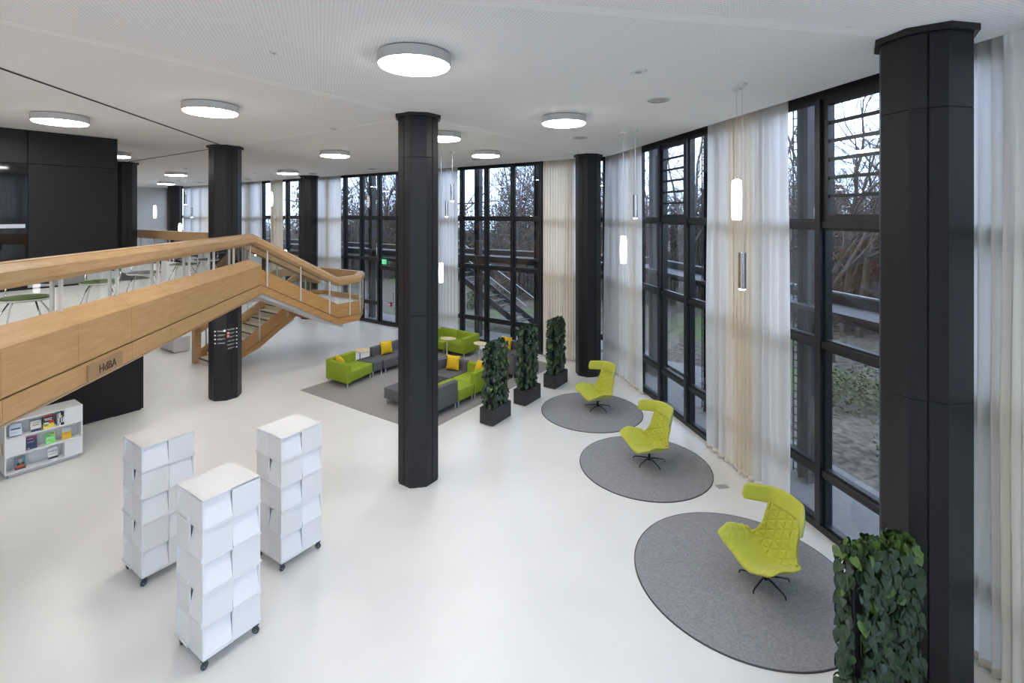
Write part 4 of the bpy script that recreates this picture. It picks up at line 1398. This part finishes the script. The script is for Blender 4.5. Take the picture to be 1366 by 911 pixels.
book('pale blue book on the top shelf of the bookcase', 0.155, 2, 0.155, 0.215, 0.025, 'book_blue_white', [(0.1, 0.9, 0.55, 0.66, 'book_navy'), (0.08, 0.6, 0.3, 0.36, 'book_grey'), (0.0, 1, 0.0, 0.06, 'book_navy')], yaw=-8)
book('cream book with navy foot on the top shelf', 0.425, 2, 0.14, 0.205, 0.02, 'book_cream', [(0, 1, 0, 0.2, 'book_navy'), (0, 1, 0.93, 1.0, 'book_navy'), (0.15, 0.85, 0.68, 0.72, 'book_grey'), (0.2, 0.8, 0.5, 0.56, 'book_brown')])
book('black, red and yellow book with a white flower on the top shelf', 0.60, 2, 0.155, 0.225, 0.025, 'book_black', [(0, 1, 0, 0.36, 'book_yellow'), (0, 1, 0.9, 1, 'book_red'), (0.08, 0.52, 0.14, 0.46, 'book_white'), (0.22, 0.36, 0.25, 0.36, 'book_yellow'), (0.6, 0.95, 0.3, 0.58, 'book_red'), (0.15, 0.85, 0.70, 0.77, 'book_white'), (0.2, 0.8, 0.6, 0.65, 'book_white')])
book('magenta and navy book on the middle shelf', 0.365, 1, 0.145, 0.215, 0.02, 'book_navy', [(0, 1, 0.76, 1, 'book_magenta'), (0.12, 0.6, 0.82, 0.86, 'book_white'), (0.12, 0.8, 0.6, 0.63, 'book_grey'), (0.12, 0.7, 0.53, 0.56, 'book_grey'), (0.12, 0.32, 0.06, 0.12, 'book_white')], yaw=-6)
book('bright green book in the middle of the middle shelf', 0.625, 1, 0.135, 0.195, 0.02, 'book_green', [(0.55, 0.95, 0.86, 0.95, 'book_red'), (0.1, 0.8, 0.55, 0.6, 'book_white'), (0.1, 0.85, 0.45, 0.5, 'book_white'), (0.1, 0.5, 0.1, 0.16, 'book_white'), (0.2, 0.5, 0.74, 0.8, 'book_teal')])
book('amber and pale grey book at the right of the middle shelf', 0.86, 1, 0.135, 0.20, 0.02, 'book_amber', [(0, 1, 0.68, 1.0, 'book_blue_white'), (0.12, 0.85, 0.54, 0.58, 'book_brown'), (0.12, 0.6, 0.42, 0.45, 'book_brown')])
book('white book lettered FAKE on the bottom shelf', 0.66, 0, 0.14, 0.205, 0.022, 'book_white', [(0, 1, 0.05, 0.22, 'book_black'), (0.1, 0.9, 0.45, 0.5, 'book_grey'), (0.3, 0.7, 0.9, 0.93, 'book_grey')], letters=('FAKE', 0.70, 0.052, 'book_black'))
bk = book('orange spined book with a portrait cover on the bottom shelf', 0.215, 0, 0.14, 0.21, 0.028, 'book_teal', [(0, 1, 0.0, 0.24, 'book_black'), (0.08, 0.92, 0.10, 0.32, 'book_orange'), (0.2, 0.9, 0.3, 0.52, 'book_black'), (0.42, 0.62, 0.36, 0.52, 'book_white'), (0.36, 0.66, 0.5, 0.86, 'book_skin'), (0.33, 0.69, 0.82, 0.95, 'book_brown')], yaw=-6)
for ch in bk.children:
    if ch.name.startswith('spine'):
        ch.data.materials[0] = MATS['book_orange']
for k, (mt, hh, lb) in enumerate((('book_grey', 0.225, 'grey upright book, leftmost of the upright row on the top shelf'), ('book_white', 0.235, 'white upright book in the row on the top shelf'),
                                  ('book_black', 0.225, 'black upright book in the row on the top shelf'), ('book_navy', 0.24, 'navy upright book, rightmost of the row on the top shelf'))):
    P = W_bc(0.715 + 0.024 * k, 0.05, zb + 0.61 + 0.0205)
    o = empty('book', P, A1 + R(90)); tag(o, lb, 'book', 'books on the low bookcase')
    MB().box(0, 0.003, 0, 0.16, 0, hh).obj('cover', mt, o); MB().box(0.019, 0.022, 0, 0.16, 0, hh).obj('cover', mt, o)
    MB().box(0, 0.022, 0, 0.003, 0, hh).obj('spine', mt, o); MB().box(0.003, 0.019, 0.003, 0.157, 0.003, hh - 0.003).obj('pages', 'book_white', o)
    MB().box(0.004, 0.018, -0.001, 0.0005, hh * 0.2, hh * 0.6).obj('spine_print', 'book_white' if mt != 'book_white' else 'book_navy', o)
    if k == 2:
        MB().box(0.004, 0.018, -0.001, 0.0005, hh * 0.66, hh * 0.8).obj('spine_print', 'book_yellow', o)

# ---------------------------------------------------------------- modular sofas
def inset_quad(A, B, poly, t):
    """strip of thickness t inside the polygon along edge A-B (polygon counter-clockwise)"""
    A, B = Vector(A), Vector(B)
    u = (B - A).normalized(); n_ = Vector((-u.y, u.x))
    return [tuple(A - n_ * 0.004), tuple(B - n_ * 0.004), tuple(B + n_ * t), tuple(A + n_ * t)]
def sofa(label, poly, backs, material, arms=(), cat='sofa', name='sofa_module'):
    """poly = footprint corners (q, p), counter-clockwise; backs / arms = indices of edges that carry a backrest / an armrest"""
    cq = sum(p[0] for p in poly) / len(poly); cp = sum(p[1] for p in poly) / len(poly)
    root = tag(empty(name, G(cq, cp, 0.011), A1), label, cat, 'modular lounge sofas')
    pl = [(q - cq, p - cp) for q, p in poly]
    MB().prism(pl, 0.135, 0.40).obj('seat', material, root, bevel=0.022, seg=3, smooth=True, angle=0.9)
    for lst, nm, top in ((backs, 'backrest', 0.665), (arms, 'armrest', 0.64)):
        for e in lst:
            A, B = pl[e], pl[(e + 1) % len(pl)]
            MB().prism(inset_quad(A, B, pl, 0.15), 0.13, top).obj(nm, material, root, bevel=0.03, seg=3, smooth=True, angle=0.9)
    c = Vector((0, 0))
    for p in pl:
        v = Vector(p) * 0.88
        MB().tube([(v.x, v.y, 0.0), (v.x, v.y, 0.15)], 0.017, 10).obj('leg', 'leg_silver', root, smooth=True, angle=0.8)
    return root
sofa('green sofa module with arm at the left end of the lounge rug', [(-12.0, 8.36), (-11.08, 8.38), (-11.30, 9.42), (-12.08, 9.32)], [3], 'sofa_green', [0])
sofa('low dark grey wedge stool between the left green sofa and the grey sofa', [(-11.31, 9.45), (-11.27, 9.76), (-11.95, 9.93), (-11.98, 9.37)], [], 'sofa_grey', name='wedge_stool', cat='stool')
sofa('long grey sofa with yellow cushion running behind the middle column', [(-11.25, 9.79), (-11.25, 11.45), (-11.98, 11.45), (-11.98, 9.86)], [2], 'sofa_grey')
sofa('green sofa module with right arm in front of the lounge window', [(-11.14, 12.3), (-10.29, 12.3), (-10.29, 13.12), (-11.14, 13.12)], [2], 'sofa_green', [1])
sofa('green corner sofa module in front of the lounge window', [(-12.0, 12.3), (-11.16, 12.3), (-11.16, 13.12), (-12.0, 13.12)], [2, 3], 'sofa_green')
sofa('dark grey low ottoman at the front edge of the lounge rug', [(-9.50, 8.26), (-8.66, 8.26), (-8.66, 9.08), (-9.50, 9.08)], [], 'sofa_grey', name='ottoman', cat='stool')
sofa('grey sofa module turned its back to the camera, right of the middle column', [(-8.64, 8.26), (-7.82, 8.26), (-7.80, 9.10), (-8.64, 9.08)], [1], 'sofa_grey')
sofa('green wedge seat beside the nearest ivy planter', [(-7.80, 9.13), (-7.80, 9.72), (-8.60, 9.72), (-8.62, 9.11)], [], 'sofa_green', name='wedge_stool', cat='stool')
sofa('green corner armchair behind the nearest ivy planter', [(-8.58, 9.75), (-7.80, 9.75), (-7.80, 10.52), (-8.58, 10.52)], [2, 1], 'sofa_green')
sofa('grey corner sofa module with yellow cushion right of the middle column', [(-9.46, 9.70), (-8.62, 9.70), (-8.62, 10.54), (-9.46, 10.54)], [2, 3], 'sofa_grey')
sofa('grey armchair seen between the ivy planters, near the window', [(-9.32, 12.25), (-8.50, 12.25), (-8.50, 13.05), (-9.32, 13.05)], [2], 'sofa_grey', [3])
sofa('grey sofa module seen from behind between the ivy planters', [(-8.60, 11.50), (-7.80, 11.50), (-7.80, 12.22), (-8.60, 12.22)], [0, 1], 'sofa_grey')
def cushion_mesh(sz=0.44):
    N = 16; m = MB()
    def f(x, y):
        e = max(0, (1 - abs(x) ** 2.2) * (1 - abs(y) ** 2.2))
        return 0.085 * e ** 0.55 + 0.006
    for s_ in (1, -1):
        for j in range(N + 1):
            for i in range(N + 1):
                x, y = -1 + 2 * i / N, -1 + 2 * j / N
                pinch = 1 - 0.09 * (1 - x * x) * abs(y) ** 2 - 0.0
                pin2 = 1 - 0.09 * (1 - y * y) * abs(x) ** 2
                m.v.append((x * sz / 2 * pin2, s_ * f(x, y), y * sz / 2 * pinch))
    w = N + 1; o = w * w
    for j in range(N):
        for i in range(N):
            a = j * w + i
            m.f.append((a, a + 1, a + w + 1, a + w)); m.f.append((o + a, o + a + w, o + a + w + 1, o + a + 1))
    for i in range(N):
        m.f.append((i, i + 1, o + i + 1, o + i)); a = N * w + i; m.f.append((a, a + 1, o + a + 1, o + a))
        m.f.append((i * w, (i + 1) * w, o + (i + 1) * w, o + i * w)); m.f.append((i * w + N, (i + 1) * w + N, o + (i + 1) * w + N, o + i * w + N))
    return m.mesh('cushion', 'cushion_yellow', smooth=True)
cm = cushion_mesh(0.40)
def cushion(label, q, p, yaw, lean=14, z=0.41):
    """yaw: direction the cushion faces in the grid frame; it rests on the seat and leans back"""
    o = link('cushion', cm)
    P = G(q, p, z + 0.011 + 0.195)
    o.location = P
    o.rotation_euler = (R(-lean), 0, A1 + R(yaw))
    tag(o, label, 'cushion', 'yellow sofa cushions')
    return o
cushion('yellow cushion tucked in the left green sofa module', -11.68, 8.62, 165, 24, 0.36)
cushion('yellow cushion on the long grey sofa, left of the middle column', -11.70, 10.28, 78, 12)
cushion('yellow cushion in the grey corner module right of the middle column', -8.98, 10.26, 14, 12)
cushion('yellow cushion in the green corner armchair behind the ivy', -8.05, 10.25, -30, 16)
cushion('yellow cushion on the grey armchair between the ivy planters', -8.95, 12.78, 0, 12)

def side_table(label, q, p, yaw, off):
    root = tag(empty('side_table', G(q, p, 0.011), A1 + R(yaw)), label, 'side table', 'round sofa side tables')
    def oval(a, b, n_=32): return [(a * math.cos(2 * math.pi * k / n_) + off, b * math.sin(2 * math.pi * k / n_)) for k in range(n_)]
    MB().prism(oval(0.27, 0.19), 0.60, 0.625).obj('table_top', 'table_maple', root, bevel=0.006)
    MB().tube([(0, 0, 0.012), (0, 0, 0.60)], 0.02, 14).obj('pole', 'post_white', root, smooth=True, angle=0.8)
    MB().lathe([(0.19, 0.0), (0.19, 0.008), (0.03, 0.014)], 32, (off * 0.6, 0, 0)).obj('base', 'post_white', root)
side_table('maple topped side table beside the dark wedge stool', -12.12, 9.62, 0, 0.10)
side_table('maple topped side table in front of the green corner sofa', -10.87, 12.12, 20, 0.04)
side_table('maple topped side table behind the nearest ivy planter', -9.62, 12.25, -10, 0.06)

# ---------------------------------------------------------------- chairs on the gallery
def make_stool(seat_mat):
    root = empty('gallery_chair')
    m = MB()
    N = 28
    prof = [(0.02, 0.0), (0.16, 0.004), (0.235, 0.016), (0.25, 0.03), (0.235, 0.036), (0.15, 0.026), (0.01, 0.022)]
    m.lathe([(r, z + 0.43) for r, z in prof], N)
    m.v = [(x * 1.05, y * 0.92, z + 0.05 * max(0, -y - 0.05)) for x, y, z in m.v]
    m.obj('seat', seat_mat, root, smooth=True)
    rim = MB().lathe([(0.242, 0.425), (0.256, 0.438), (0.256, 0.448), (0.246, 0.452)], N, cap=False)
    rim.v = [(x * 1.05, y * 0.92, z + 0.05 * max(0, -y - 0.05)) for x, y, z in rim.v]
    rim.obj('seat_rim', 'white_lacquer', root, smooth=True)
    b = MB(); K = 14
    for i in range(K + 1):
        t = R(-62 + 124 * i / K)
        for rr, z in ((0.27, 0.60), (0.285, 0.80), (0.268, 0.80), (0.253, 0.60)):
            b.v.append((rr * math.sin(t), -rr * math.cos(t), z))
    for i in range(K):
        for k in range(4):
            b.f.append((i * 4 + k, i * 4 + (k + 1) % 4, (i + 1) * 4 + (k + 1) % 4, (i + 1) * 4 + k))
    b.f.append((3, 2, 1, 0)); b.f.append((K * 4, K * 4 + 1, K * 4 + 2, K * 4 + 3))
    b.obj('backrest', 'chair_black', root, smooth=True, angle=0.7)
    for sx in (-1, 1):
        MB().tube([(sx * 0.20, -0.10, 0.44), (sx * 0.225, -0.17, 0.52), (sx * 0.225, -0.19, 0.64)], 0.009, 8).obj('back_support', 'chrome', root, smooth=True)
        for sy in (-1, 1):
            MB().tube([(sx * 0.12, sy * 0.06, 0.425), (sx * 0.19, sy * 0.18, 0.26), (sx * 0.24, sy * 0.25, 0.0)], 0.010, 8).obj('leg', 'chrome', root, smooth=True)
    return root
sg, sk = make_stool('chair_seat_green'), make_stool('chair_seat_grey')
used = {}
for b, k, yaw, lb in ((7.40, 'g', 200, 'green seated chair on the gallery nearest the left picture edge'), (8.95, 'g', 200, 'green seated chair on the gallery, second from the left picture edge'),
                      (10.2, 'k', 195, 'grey seated chair in the middle of the gallery row'), (11.75, 'g', 190, 'green seated chair on the gallery, second from the sign column'), (12.9, 'k', 195, 'grey seated chair on the gallery next to the sign column')):
    src = sg if k == 'g' else sk
    o = src if k not in used else copy_tree(src)
    used[k] = 1
    o.location = D(-5.02, b, LV + 0.001); o.rotation_euler = (0, 0, A2 + R(yaw))
    tag(o, lb, 'chair', 'chairs on the gallery')

# ---------------------------------------------------------------- wayfinding sign on the column
P = CG['sign']
ws = tag(empty('wayfinding_sign', (P.x, P.y, 0), A1), 'black wayfinding sign with white arrows and red fields on the column', 'sign')
def face_sign(ang, half_w, z0, z1, rows, right, red):
    """flat plate on the column face whose normal has the angle ang in the grid frame"""
    c, s_ = math.cos(R(ang)), math.sin(R(ang))
    o = MB().box(-half_w, half_w, 0.0, 0.006, z0, z1).obj('sign_plate', 'sign_black', ws, (c * (AP + 0.008), s_ * (AP + 0.008), 0), R(ang) + R(90))
    sg_ = 1 if right else -1
    hgt = z1 - z0
    for r_ in range(rows):
        z = z1 - hgt * (r_ + 0.6) / rows
        x = sg_ * (half_w - 0.03)
        MB().prism([(x - 0.016, -0.003), (x + 0.016, -0.003), (x + 0.016, 0.0), (x - 0.016, 0.0)], z - 0.016, z + 0.016).obj('arrow', 'print_white', o)
        x0, x1 = (-half_w + 0.02, half_w - 0.08) if right else (-half_w + 0.08, half_w - 0.02)
        MB().box(x0 + 0.02 * (r_ % 2), x1, -0.002, 0.0, z + 0.006, z + 0.012).obj('text_line', 'print_white', o)
        MB().box(x0, x1 - 0.03 * (r_ % 3), -0.002, 0.0, z - 0.014, z - 0.010).obj('text_line', 'print_white', o)
    for i in range(red):
        z = z1 - 0.14 - 0.075 * i
        MB().box(-half_w + 0.005, -half_w + 0.075, -0.004, 0.0, z - 0.035, z + 0.035).obj('red_field', 'print_red', o)
        MB().box(-half_w + 0.022, -half_w + 0.058, -0.006, 0.0, z - 0.015, z + 0.018).obj('pictogram', 'print_white', o)
    if not right:
        MB().lathe([(0.03, -0.002), (0.03, 0.002)], 16).obj('emblem', 'print_white', o, (half_w - 0.03, -0.002, z1 - 0.05)).rotation_euler = (R(90), 0, 0)
face_sign(0, 0.14, 1.27, 1.84, 6, True, 2)
face_sign(-45, 0.14, 1.42, 1.82, 4, False, 0)

# ---------------------------------------------------------------- far tables, exit sign, floor outlet
def white_table(label, x, y, w, d_, rz):
    root = tag(empty('white_table', (x, y, 0), rz), label, 'table', 'white tables under the gallery')
    MB().box(-w / 2, w / 2, -d_ / 2, d_ / 2, 0.72, 0.75).obj('table_top', 'white_lacquer', root, bevel=0.004, seg=1)
    for sx in (-1, 1):
        for sy in (-1, 1):
            MB().tube([(sx * (w / 2 - 0.06), sy * (d_ / 2 - 0.06), 0), (sx * (w / 2 - 0.06), sy * (d_ / 2 - 0.06), 0.72)], 0.02, 8).obj('leg', 'alu', root)
white_table('white table seen through the gap between bridge and lower stair', -10.9, 21.6, 1.6, 0.8, A1)
white_table('white table farther left behind the lower stair rail', -13.2, 22.6, 1.6, 0.8, A1)
lc = tag(empty('low_cabinet', (-11.75, 17.1, 0), A1), 'low white cabinet under the bridge, left of the stair foot', 'cabinet')
MB().box(-0.6, 0.6, -0.25, 0.25, 0.04, 0.52).obj('body', 'white_lacquer', lc, bevel=0.004, seg=1)
MB().box(-0.56, 0.56, -0.21, 0.21, 0.0, 0.04).obj('plinth', 'alu', lc)
for k in (-1, 1):
    MB().box(k * 0.3 - 0.29, k * 0.3 + 0.29, -0.262, -0.25, 0.06, 0.50).obj('door', 'white_panel', lc)
es = tag(empty('exit_sign', G(-16.18, FP - 0.12, 2.60), A1), 'small green and white exit sign above the glass door', 'sign')
MB().box(-0.13, 0.13, -0.02, 0.0, 0.0, 0.20).obj('sign_box', 'exit_glow', es)
MB().box(0.02, 0.11, -0.023, -0.02, 0.03, 0.17).obj('door_symbol', 'print_white', es)
run = MB()
run.box(-0.07, -0.045, -0.024, -0.02, 0.13, 0.16); run.box(-0.075, -0.035, -0.024, -0.02, 0.08, 0.13); run.box(-0.10, -0.07, -0.024, -0.02, 0.04, 0.085); run.box(-0.045, -0.015, -0.024, -0.02, 0.03, 0.085)
run.obj('running_figure', 'print_white', es)
fo = tag(empty('floor_outlet', (3.63, 8.48, 0.0005), A2), 'small grey outlet cover in the floor by the right curtain', 'floor outlet')
MB().box(-0.10, 0.10, -0.06, 0.06, 0.0, 0.004).obj('cover', 'alu', fo)
MB().box(-0.03, 0.03, -0.015, 0.015, 0.004, 0.006).obj('flap', 'vent_grey', fo)
fe = tag(empty('alarm_call_point', G(-15.62, FP - 0.28, 0.9), A1), 'small red wall box beside the glass door', 'call point')
MB().box(-0.06, 0.06, -0.04, 0.04, 0.0, 0.16).obj('box', 'print_red', fe, bevel=0.006)
MB().box(-0.035, 0.035, -0.046, -0.04, 0.05, 0.11).obj('button_plate', 'print_white', fe)
# ---------------------------------------------------------------- outside: ground, path, steel walkway, trees
GZ = -0.10
gr = MB().add([(-140, -60, GZ), (120, -60, GZ), (120, 150, GZ), (-140, 150, GZ)], [(0, 1, 2, 3)]).obj('ground_outside', 'ground_outside')
tag(gr, 'leaf strewn ground outside the windows', kind='structure')
pa = MB().box(0.35, 1.9, -13, 9, -0.06, 0.01)
po = pa.obj('paved_path', 'path', None, D(FA, 9.0, GZ), A2)
tag(po, 'grey paved strip along the diagonal facade', kind='structure')
pb_ = MB().box(-36, 8, 0.35, 1.9, -0.06, 0.01).obj('paved_path', 'path', None, G(-10, FP, GZ), A1)
tag(pb_, 'grey paved strip along the far facade', kind='structure')

def walkway(label, loc, rz, x0, x1, name='steel_walkway'):
    """outside escape walkway: dark fascia, slab, rail; local x along the facade, y outwards"""
    root = tag(empty(name, loc, rz), label, 'walkway', 'steel walkway outside the windows')
    MB().box(x0, x1, 1.45, 1.53, 2.78, 3.28).obj('fascia', 'ext_band', root)
    MB().box(x0, x1, 0.75, 1.45, 3.02, 3.10).obj('grating', 'ext_steel', root)
    MB().tube([(x0, 1.49, 3.30), (x1, 1.49, 3.30)], 0.018, 6).obj('edge_rail', 'ext_rail', root)
    return root
walkway('dark steel walkway outside the diagonal facade', D(FA, 9.0), A2 - R(90), -6.0, 6.2)
walkway('dark steel walkway outside the far facade', G(-16.0, FP), A1, -22.0, 10.6)

def lattice_column(P, rz, lattice, label):
    root = tag(empty('steel_post', (P.x, P.y, GZ), rz), label, 'post', 'steel posts outside the windows')
    m = MB(); m.box(-0.11, 0.11, -0.014, 0.014, 0, H + 0.36); m.box(-0.12, -0.10, -0.11, 0.11, 0, H + 0.36); m.box(0.10, 0.12, -0.11, 0.11, 0, H + 0.36)
    m.obj('profile', 'ext_steel', root)
    if lattice:
        for sx in (-1, 1):
            l = MB()
            xa, xb = sorted((sx * 0.24, sx * 0.36))
            l.box(xa, xa + 0.012, -0.012, 0.012, 0, H + 0.3); l.box(xb - 0.012, xb, -0.012, 0.012, 0, H + 0.3)
            for k in range(46):
                l.box(xa, xb, -0.010, 0.010, 0.05 + k * 0.145, 0.07 + k * 0.145)
            l.obj('ladder_strip', 'ext_steel', root)
for i, (b, lat) in enumerate(((7.72, True), (10.75, True), (13.6, True), (4.75, True))):
    lattice_column(D(FA + 1.0, b), A2 - R(90), lat, ('dark steel post with lattice strips outside the right window', 'dark steel post with lattice strips outside the middle right window',
                                                       'dark steel post outside behind the sheer curtain beside the window column', 'dark steel post outside behind the nearest black column')[i])
for i, (q, lat) in enumerate(((-12.0, False), (-9.25, False), (-18.3, True), (-16.0, True), (-23.3, False), (-26.0, False))):
    lattice_column(G(q, FP + 1.0), A1, lat, ('dark steel post outside, left side of the lounge window', 'dark steel post outside, right side of the lounge window', 'dark steel lattice post outside, left in the window beyond the landing',
                                              'dark steel lattice post outside the glass door', 'dark steel post outside the window beyond the stair rail', 'dark steel post outside the far windows')[i])
# outside stair seen through the lounge window
xs_ = tag(empty('outside_stair', G(-12.5, FP + 2.2, GZ), A1), 'steel stair descending outside the lounge window', 'staircase')
for y in (0.0, 1.0):
    MB().add([(-3.6, y, 3.10), (2.0, y, -0.0), (2.0, y, 0.28), (-3.6, y, 3.38), (-3.6, y + 0.03, 3.10), (2.0, y + 0.03, 0.0), (2.0, y + 0.03, 0.28), (-3.6, y + 0.03, 3.38)],
             [(0, 1, 2, 3), (7, 6, 5, 4), (0, 4, 5, 1), (1, 5, 6, 2), (2, 6, 7, 3), (3, 7, 4, 0)]).obj('stringer', 'ext_band', xs_)
    MB().tube([(-3.6, y, 4.25), (2.0, y, 1.15)], 0.02, 6).obj('handrail', 'ext_rail', xs_)
for k in range(17):
    x = -3.35 + k * 0.315
    MB().box(x - 0.14, x + 0.14, 0.03, 1.0, 3.06 - k * 0.1745 - 0.03, 3.06 - k * 0.1745).obj('tread', 'ext_steel', xs_)

# bare trees
def tree_mesh(seed, height, material, depth=5, leaves=False):
    rnd = random.Random(seed)
    m = MB()
    tips = []
    def grow(P, dirv, L, r, lev):
        n_ = 3 if lev < 3 else 2
        pts = [P]; rs = [r]
        d_ = dirv.copy(); q = P.copy()
        for i in range(n_):
            d_ = (d_ + Vector((rnd.uniform(-1, 1), rnd.uniform(-1, 1), rnd.uniform(-0.5, 0.8))) * (0.10 if lev == 0 else 0.22)).normalized()
            q = q + d_ * (L / n_)
            pts.append(q.copy()); rs.append(r * (1 - 0.40 * (i + 1) / n_))
        m.tube(pts, rs, 6 if lev == 0 else 4 if lev < 3 else 3, cap=False)
        if lev >= depth:
            tips.append(q); return
        kids = rnd.choice((3, 4)) if lev < 2 else rnd.choice((2, 3, 3))
        for k in range(kids):
            j = rnd.randint(1, n_) if lev > 0 else rnd.randint(2, n_)
            base = pts[j]
            ax = Vector((rnd.uniform(-1, 1), rnd.uniform(-1, 1), rnd.uniform(-0.2, 0.5))).normalized()
            nd = (d_ * rnd.uniform(0.5, 1.0) + ax * rnd.uniform(0.55, 1.0)).normalized()
            grow(base, nd, L * rnd.uniform(0.55, 0.78), rs[j] * rnd.uniform(0.5, 0.72), lev + 1)
        grow(pts[-1], d_, L * 0.72, rs[-1], lev + 1)
    grow(Vector((0, 0, 0)), Vector((0, 0, 1)), height * 0.36, height * 0.016, 0)
    return m
tree_meshes = []
for s_, hgt, mt in ((1, 11, 'bark'), (2, 9, 'bark_grey'), (3, 12, 'bark'), (4, 8, 'bark')):
    tree_meshes.append(tree_mesh(s_, hgt, mt).mesh('trunk_and_branches', mt))
rnd = random.Random(77)
def tree(P, k, sc_, rz, label, group):
    root = tag(empty('bare_tree', (P.x, P.y, GZ - 0.02), rz), label, 'tree', group)
    root.scale = (sc_, sc_, sc_)
    link('trunk_and_branches', tree_meshes[k], root)
spots = []
for i in range(12):
    spots.append((G(-36 + i * 3.3 + rnd.uniform(-0.8, 0.8), FP + rnd.uniform(7.5, 16)), 'bare winter tree in the garden beyond the far windows', 'trees beyond the far windows'))
for i in range(9):
    spots.append((D(FA + rnd.uniform(6.5, 15), 2.5 + i * 1.9 + rnd.uniform(-0.6, 0.6)), 'bare winter tree in the garden beyond the right windows', 'trees beyond the right windows'))
for i in range(6):
    t = R(-30 + i * 14)
    c = G(-3, 12) + Vector((math.sin(t + 0.4), math.cos(t + 0.4), 0)) * rnd.uniform(12, 19)
    spots.append((c, 'bare winter tree in the garden beyond the window corner', 'trees beyond the window corner'))
for i, (P, lb, gpn) in enumerate(spots):
    tree(P, i % 4, rnd.uniform(0.8, 1.25), rnd.uniform(0, 6.28), lb, gpn)
# thickets of twigs and dry leaves
def thicket_mesh(seed, w, d_, h_, n_, n_leaf):
    rnd = random.Random(seed)
    m = MB()
    for i in range(n_):
        x, y = rnd.uniform(-w / 2, w / 2), rnd.uniform(-d_ / 2, d_ / 2)
        dx, dy = rnd.uniform(-0.6, 0.6), rnd.uniform(-0.6, 0.6)
        hh = rnd.uniform(0.35, 1.0) ** 1.2 * h_
        P = [Vector((x, y, 0)), Vector((x + dx * 0.5, y + dy * 0.5, hh * 0.5)), Vector((x + dx * 1.2, y + dy * 1.2, hh * 0.82)), Vector((x + dx * 1.8, y + dy * 1.8, hh))]
        m.tube(P, [0.02, 0.015, 0.010, 0.004], 3, cap=False)
        for j in range(5):
            t = rnd.uniform(0.8, 2.9); a = P[int(t)].lerp(P[int(t) + 1], t - int(t))
            v = Vector((rnd.uniform(-1, 1), rnd.uniform(-1, 1), rnd.uniform(0.0, 0.9))).normalized() * rnd.uniform(0.4, 1.1)
            e = a + v
            m.tube([a, a + v * 0.5 + Vector((0, 0, 0.05)), e], [0.009, 0.007, 0.003], 3, cap=False)
    tw = m.mesh('twigs', 'bark_grey')
    l = MB()
    for i in range(n_leaf):
        x, y, z = rnd.uniform(-w / 2, w / 2), rnd.uniform(-d_ / 2, d_ / 2), h_ * 0.85 * rnd.random() ** 1.5
        s_ = rnd.uniform(0.04, 0.10)
        a = Vector((rnd.uniform(-1, 1), rnd.uniform(-1, 1), rnd.uniform(-1, 1))).normalized() * s_
        b = Vector((rnd.uniform(-1, 1), rnd.uniform(-1, 1), rnd.uniform(-1, 1))).normalized() * s_
        c = Vector((x, y, z))
        l.add([c - a, c + b, c + a, c - b], [(0, 1, 2, 3)])
    return tw, l.mesh('dry_leaves', 'dry_leaf')
tms = [thicket_mesh(i, 11, 4.5, 5.4 + 1.2 * i, 620, 9000) for i in range(2)]
bg = MB()
rb = random.Random(3)
for i in range(1500):
    c = Vector((rb.uniform(-1.2, 1.2), rb.uniform(-1.2, 1.2), rb.random() * 1.3)); s_ = rb.uniform(0.04, 0.09)
    a = Vector((rb.uniform(-1, 1), rb.uniform(-1, 1), rb.uniform(-1, 1))).normalized() * s_; b = Vector((rb.uniform(-1, 1), rb.uniform(-1, 1), rb.uniform(-1, 1))).normalized() * s_
    bg.add([c - a, c + b, c + a, c - b], [(0, 1, 2, 3)])
shrub_me = bg.mesh('shrub', 'bush_green')
k = 0
def thicket(P, rz, sc_=1.0):
    global k
    tw, lf = tms[k % 2]; k += 1
    o = link('thicket', tw, None, (P.x, P.y, GZ - 0.03), rz); o.scale = (1, 1, sc_)
    tag(o, 'brown tangled thicket of twigs and dry leaves in the garden', 'thicket', 'thickets in the garden', 'stuff')
    l = link('dry_leaves', lf, o); l['kind'] = 'stuff'
for i in range(8):
    thicket(G(-46 + i * 8.0, FP + 14.5 + 3 * (i % 2)), A1 + R(180 * (i % 2)), 1.0)
for i in range(5):
    thicket(D(FA + 12.5 + 3 * (i % 2), -6 + i * 7), A2 + R(90), 1.0)
for i in range(3):
    thicket(G(-3, 12) + Vector((math.sin(R(2 + 26 * i)), math.cos(R(2 + 26 * i)), 0)) * 17, R(-10 - 26 * i), 1.05)
for i in range(5):
    thicket(G(-3, 12) + Vector((math.sin(R(-30 + 30 * i)), math.cos(R(-30 + 30 * i)), 0)) * 30, R(30 - 30 * i), 1.5)
for i, (P, lb) in enumerate(((D(FA + 3.2, 5.2), 'low green shrub outside the right window'), (D(FA + 4.0, 7.6), 'low green shrub behind the right sheer curtain'),
                              (D(FA + 5.0, 10.6), 'low green shrub outside the middle right window'), (G(-15.6, FP + 6.2), 'low green shrub outside the glass door'))):
    o = link('low_shrub', shrub_me, None, (P.x, P.y, GZ - 0.02), rnd.uniform(0, 6)); o.scale = (0.8, 0.8, 0.6)
    tag(o, lb, 'shrub', 'low shrubs outside')
